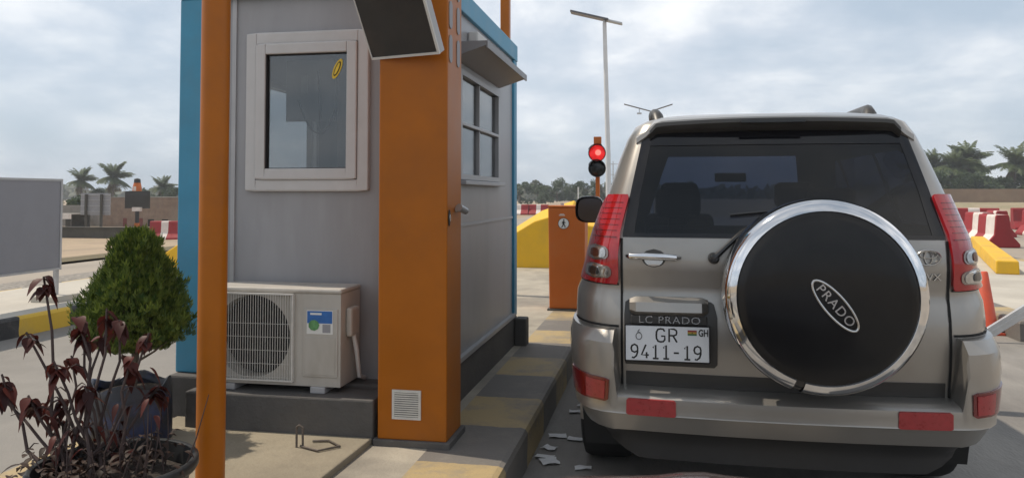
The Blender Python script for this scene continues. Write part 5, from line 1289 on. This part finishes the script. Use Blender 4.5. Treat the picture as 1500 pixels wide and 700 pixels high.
def croton():
    rnd = random.Random(9)
    bx, by, bz = -1.862, 2.43, 0.2
    t = thing('potted_shrub', 'wilting dark red leaved shrub in a big round black pot', 'potted plant', (bx + 0.02, by, bz)); t.scale = (0.93, 0.93, 0.95)
    g = G(); g.lathe([(0.20, 0.0), (0.215, 0.02), (0.262, 0.285), (0.283, 0.29), (0.290, 0.302), (0.289, 0.328), (0.282, 0.334), (0.268, 0.330), (0.262, 0.30), (0.25, 0.22)], n=56, cap=False); g.lathe([(0.20, 0.001), (0, 0.001)], n=40, cap=False); g.build('pot', 'pot_black', t, smooth=True, angle=60)
    g = G(); g.lathe([(0.252, 0.262), (0.15, 0.275), (0.0, 0.285)], n=32, cap=False); g.build('soil', 'potting_soil', t)
    tips = [(-2.215, 2.52, 1.13), (-2.265, 2.50, 0.93), (-2.345, 2.48, 0.78), (-2.10, 2.55, 0.985), (-2.215, 2.46, 0.715), (-1.93, 2.56, 0.975), (-2.03, 2.62, 1.005), (-2.375, 2.50, 0.70),
            (-2.08, 2.42, 0.85), (-2.16, 2.6, 0.83), (-1.83, 2.50, 0.86), (-1.78, 2.58, 0.74), (-2.20, 2.55, 0.62), (-1.98, 2.45, 0.76), (-2.06, 2.66, 0.92), (-1.86, 2.63, 0.92), (-2.28, 2.56, 0.66), (-2.12, 2.5, 0.70), (-2.09, 2.58, 0.935), (-2.24, 2.5, 0.69)]
    st = G(); lf = G()
    for k, (x, y, z) in enumerate(tips):
        T_ = Vector(((x - bx - 0.02) / 0.93, (y - by) / 0.93, (z - bz) / 0.95)); a = rnd.uniform(0, 2 * math.pi); B0 = Vector((-0.10 + 0.08 * math.cos(a), 0.06 * math.sin(a), 0.26))
        m1 = B0.lerp(T_, 0.38) + Vector((T_.x * 0.10 + rnd.gauss(0, .035), rnd.gauss(0, .02), -0.05)); m2 = B0.lerp(T_, 0.72) + Vector((rnd.gauss(0, .02), rnd.gauss(0, .02), 0.0))
        P = [B0, B0.lerp(m1, 0.5) + Vector((rnd.gauss(0, .006), 0, 0)), m1, m1.lerp(m2, .5) + Vector((rnd.gauss(0, .008), rnd.gauss(0, .008), 0)), m2, T_]
        st.tube(P, [0.0085, 0.0075, 0.0065, 0.0055, 0.005, 0.004], 6)
        for i in range(rnd.randint(6, 12)):
            az = rnd.uniform(0, 2 * math.pi); d = Vector((math.cos(az), math.sin(az), rnd.uniform(-1.1, 0.15))); b0 = T_ - (T_ - m2).normalized() * rnd.uniform(0, 0.055)
            leaf(lf, b0, d, Vector((0, 0, 1)) + d * 0.2, rnd.uniform(0.026, 0.068), rnd.uniform(0.014, 0.027), rnd.uniform(0.5, 1.0))
        for i in range(4):
            q = P[2 + (i % 3)]; az = rnd.uniform(0, 2 * math.pi); d = Vector((math.cos(az), math.sin(az), 0.25)); e = q + d * 0.05
            if rnd.random() < 0.65: st.tube([q, q + d * 0.03 + Vector((0, 0, 0.012)), e], [0.003, 0.0025, 0.0015], 5)
            if rnd.random() < 0.45: leaf(lf, e, Vector((d.x, d.y, -0.6)), Vector((0, 0, 1)), rnd.uniform(0.035, 0.06), 0.012, 0.9)
    for k in range(26):                                    # bare twigs round the back of the pot
        a = rnd.uniform(0, 2 * math.pi); p = Vector((0.26 * math.cos(a) * rnd.uniform(.3, 1), 0.25 * math.sin(a) * rnd.uniform(.3, 1), 0.26)); e = p + Vector((rnd.gauss(0, .05), rnd.gauss(0, .04), rnd.uniform(0.1, 0.33)))
        st.tube([p, p.lerp(e, .5) + Vector((rnd.gauss(0, .015), 0, 0)), e], [0.003, 0.0025, 0.0015], 5)
        if rnd.random() < 0.4: leaf(lf, e, Vector((rnd.gauss(0, 1), rnd.gauss(0, 1), -0.4)), Vector((0, 0, 1)), 0.045, 0.011, 0.8)
    st.build('stem', 'croton_stem', t, smooth=True); lf.build('leaves', 'croton_leaf', t, smooth=True)
    lo = G()
    for k in range(300):                                   # low brownish growth covering the soil and rim
        a = rnd.uniform(0, 2 * math.pi); r = 0.29 * math.sqrt(rnd.random()); x, y = r * math.cos(a) - 0.03, r * math.sin(a) - 0.03
        if x > 0.12 and rnd.random() < 0.7: continue
        az = rnd.uniform(0, 2 * math.pi); leaf(lo, Vector((x, y, 0.28 + rnd.uniform(0, 0.10))), Vector((math.cos(az), math.sin(az), rnd.uniform(-0.2, 0.7))), Vector((0, 0, 1)), rnd.uniform(0.03, 0.065), rnd.uniform(0.008, 0.014), 0.6)
    lo.build('undergrowth', 'croton_low', t, smooth=True)
croton()

# ------------------------------------------------------------------ paper scraps on the lane
rnd = random.Random(3)
for k, (x, y) in enumerate(((-0.55, 5.20), (-0.60, 4.67), (-0.49, 4.63), (-0.615, 4.44), (-0.62, 4.29), (-0.50, 5.35), (-0.585, 4.22), (-0.40, 4.15))):
    g = G(); w_, h_ = rnd.uniform(0.035, 0.055), rnd.uniform(0.022, 0.035)
    if k == 6: w_, h_ = 0.05, 0.045
    vs = [(lerp(-w_, w_, i / 3) + rnd.gauss(0, .003), lerp(-h_, h_, j / 3) + rnd.gauss(0, .003), 0.004 + rnd.uniform(0, 0.008)) for j in range(4) for i in range(4)]
    vs += [(a, b, c + 0.0012) for a, b, c in vs]
    fs = [(j * 4 + i, j * 4 + i + 4, j * 4 + i + 5, j * 4 + i + 1) for j in range(3) for i in range(3)]; fs += [tuple(v + 16 for v in reversed(f)) for f in fs]
    rim = [0, 1, 2, 3, 7, 11, 15, 14, 13, 12, 8, 4]; fs += [(rim[i], rim[(i + 1) % 12], rim[(i + 1) % 12] + 16, rim[i] + 16) for i in range(12)]
    g.add(vs, fs); o = g.build('paper_scrap', 'paper', loc=(x, y, 0.0)); o.rotation_euler = (0, 0, rnd.uniform(-0.5, 0.5))
    tag(o, 'crumpled white paper scrap lying on the shaded lane by the kerb', 'litter', 'paper scraps by the kerb')

# ------------------------------------------------------------------ tropical haze: far trees fade into pale air
g = G(); g.box(-340, 340, -40, 330, -2.0, 9.5)
hm = bpy.data.materials.new('haze_air'); hm.use_nodes = True; hm.node_tree.nodes.clear()
ho = hm.node_tree.nodes.new('ShaderNodeOutputMaterial'); hv = hm.node_tree.nodes.new('ShaderNodeVolumePrincipled')
hv.inputs['Color'].default_value = (0.86, 0.90, 0.96, 1); hv.inputs['Density'].default_value = 0.0009; hv.inputs['Anisotropy'].default_value = 0.2
hm.node_tree.links.new(hv.outputs[0], ho.inputs['Volume']); MATS['haze_air'] = hm
hz = g.build('haze', 'haze_air'); hz['kind'] = 'stuff'; hz['label'] = 'pale humid air fading the far trees'
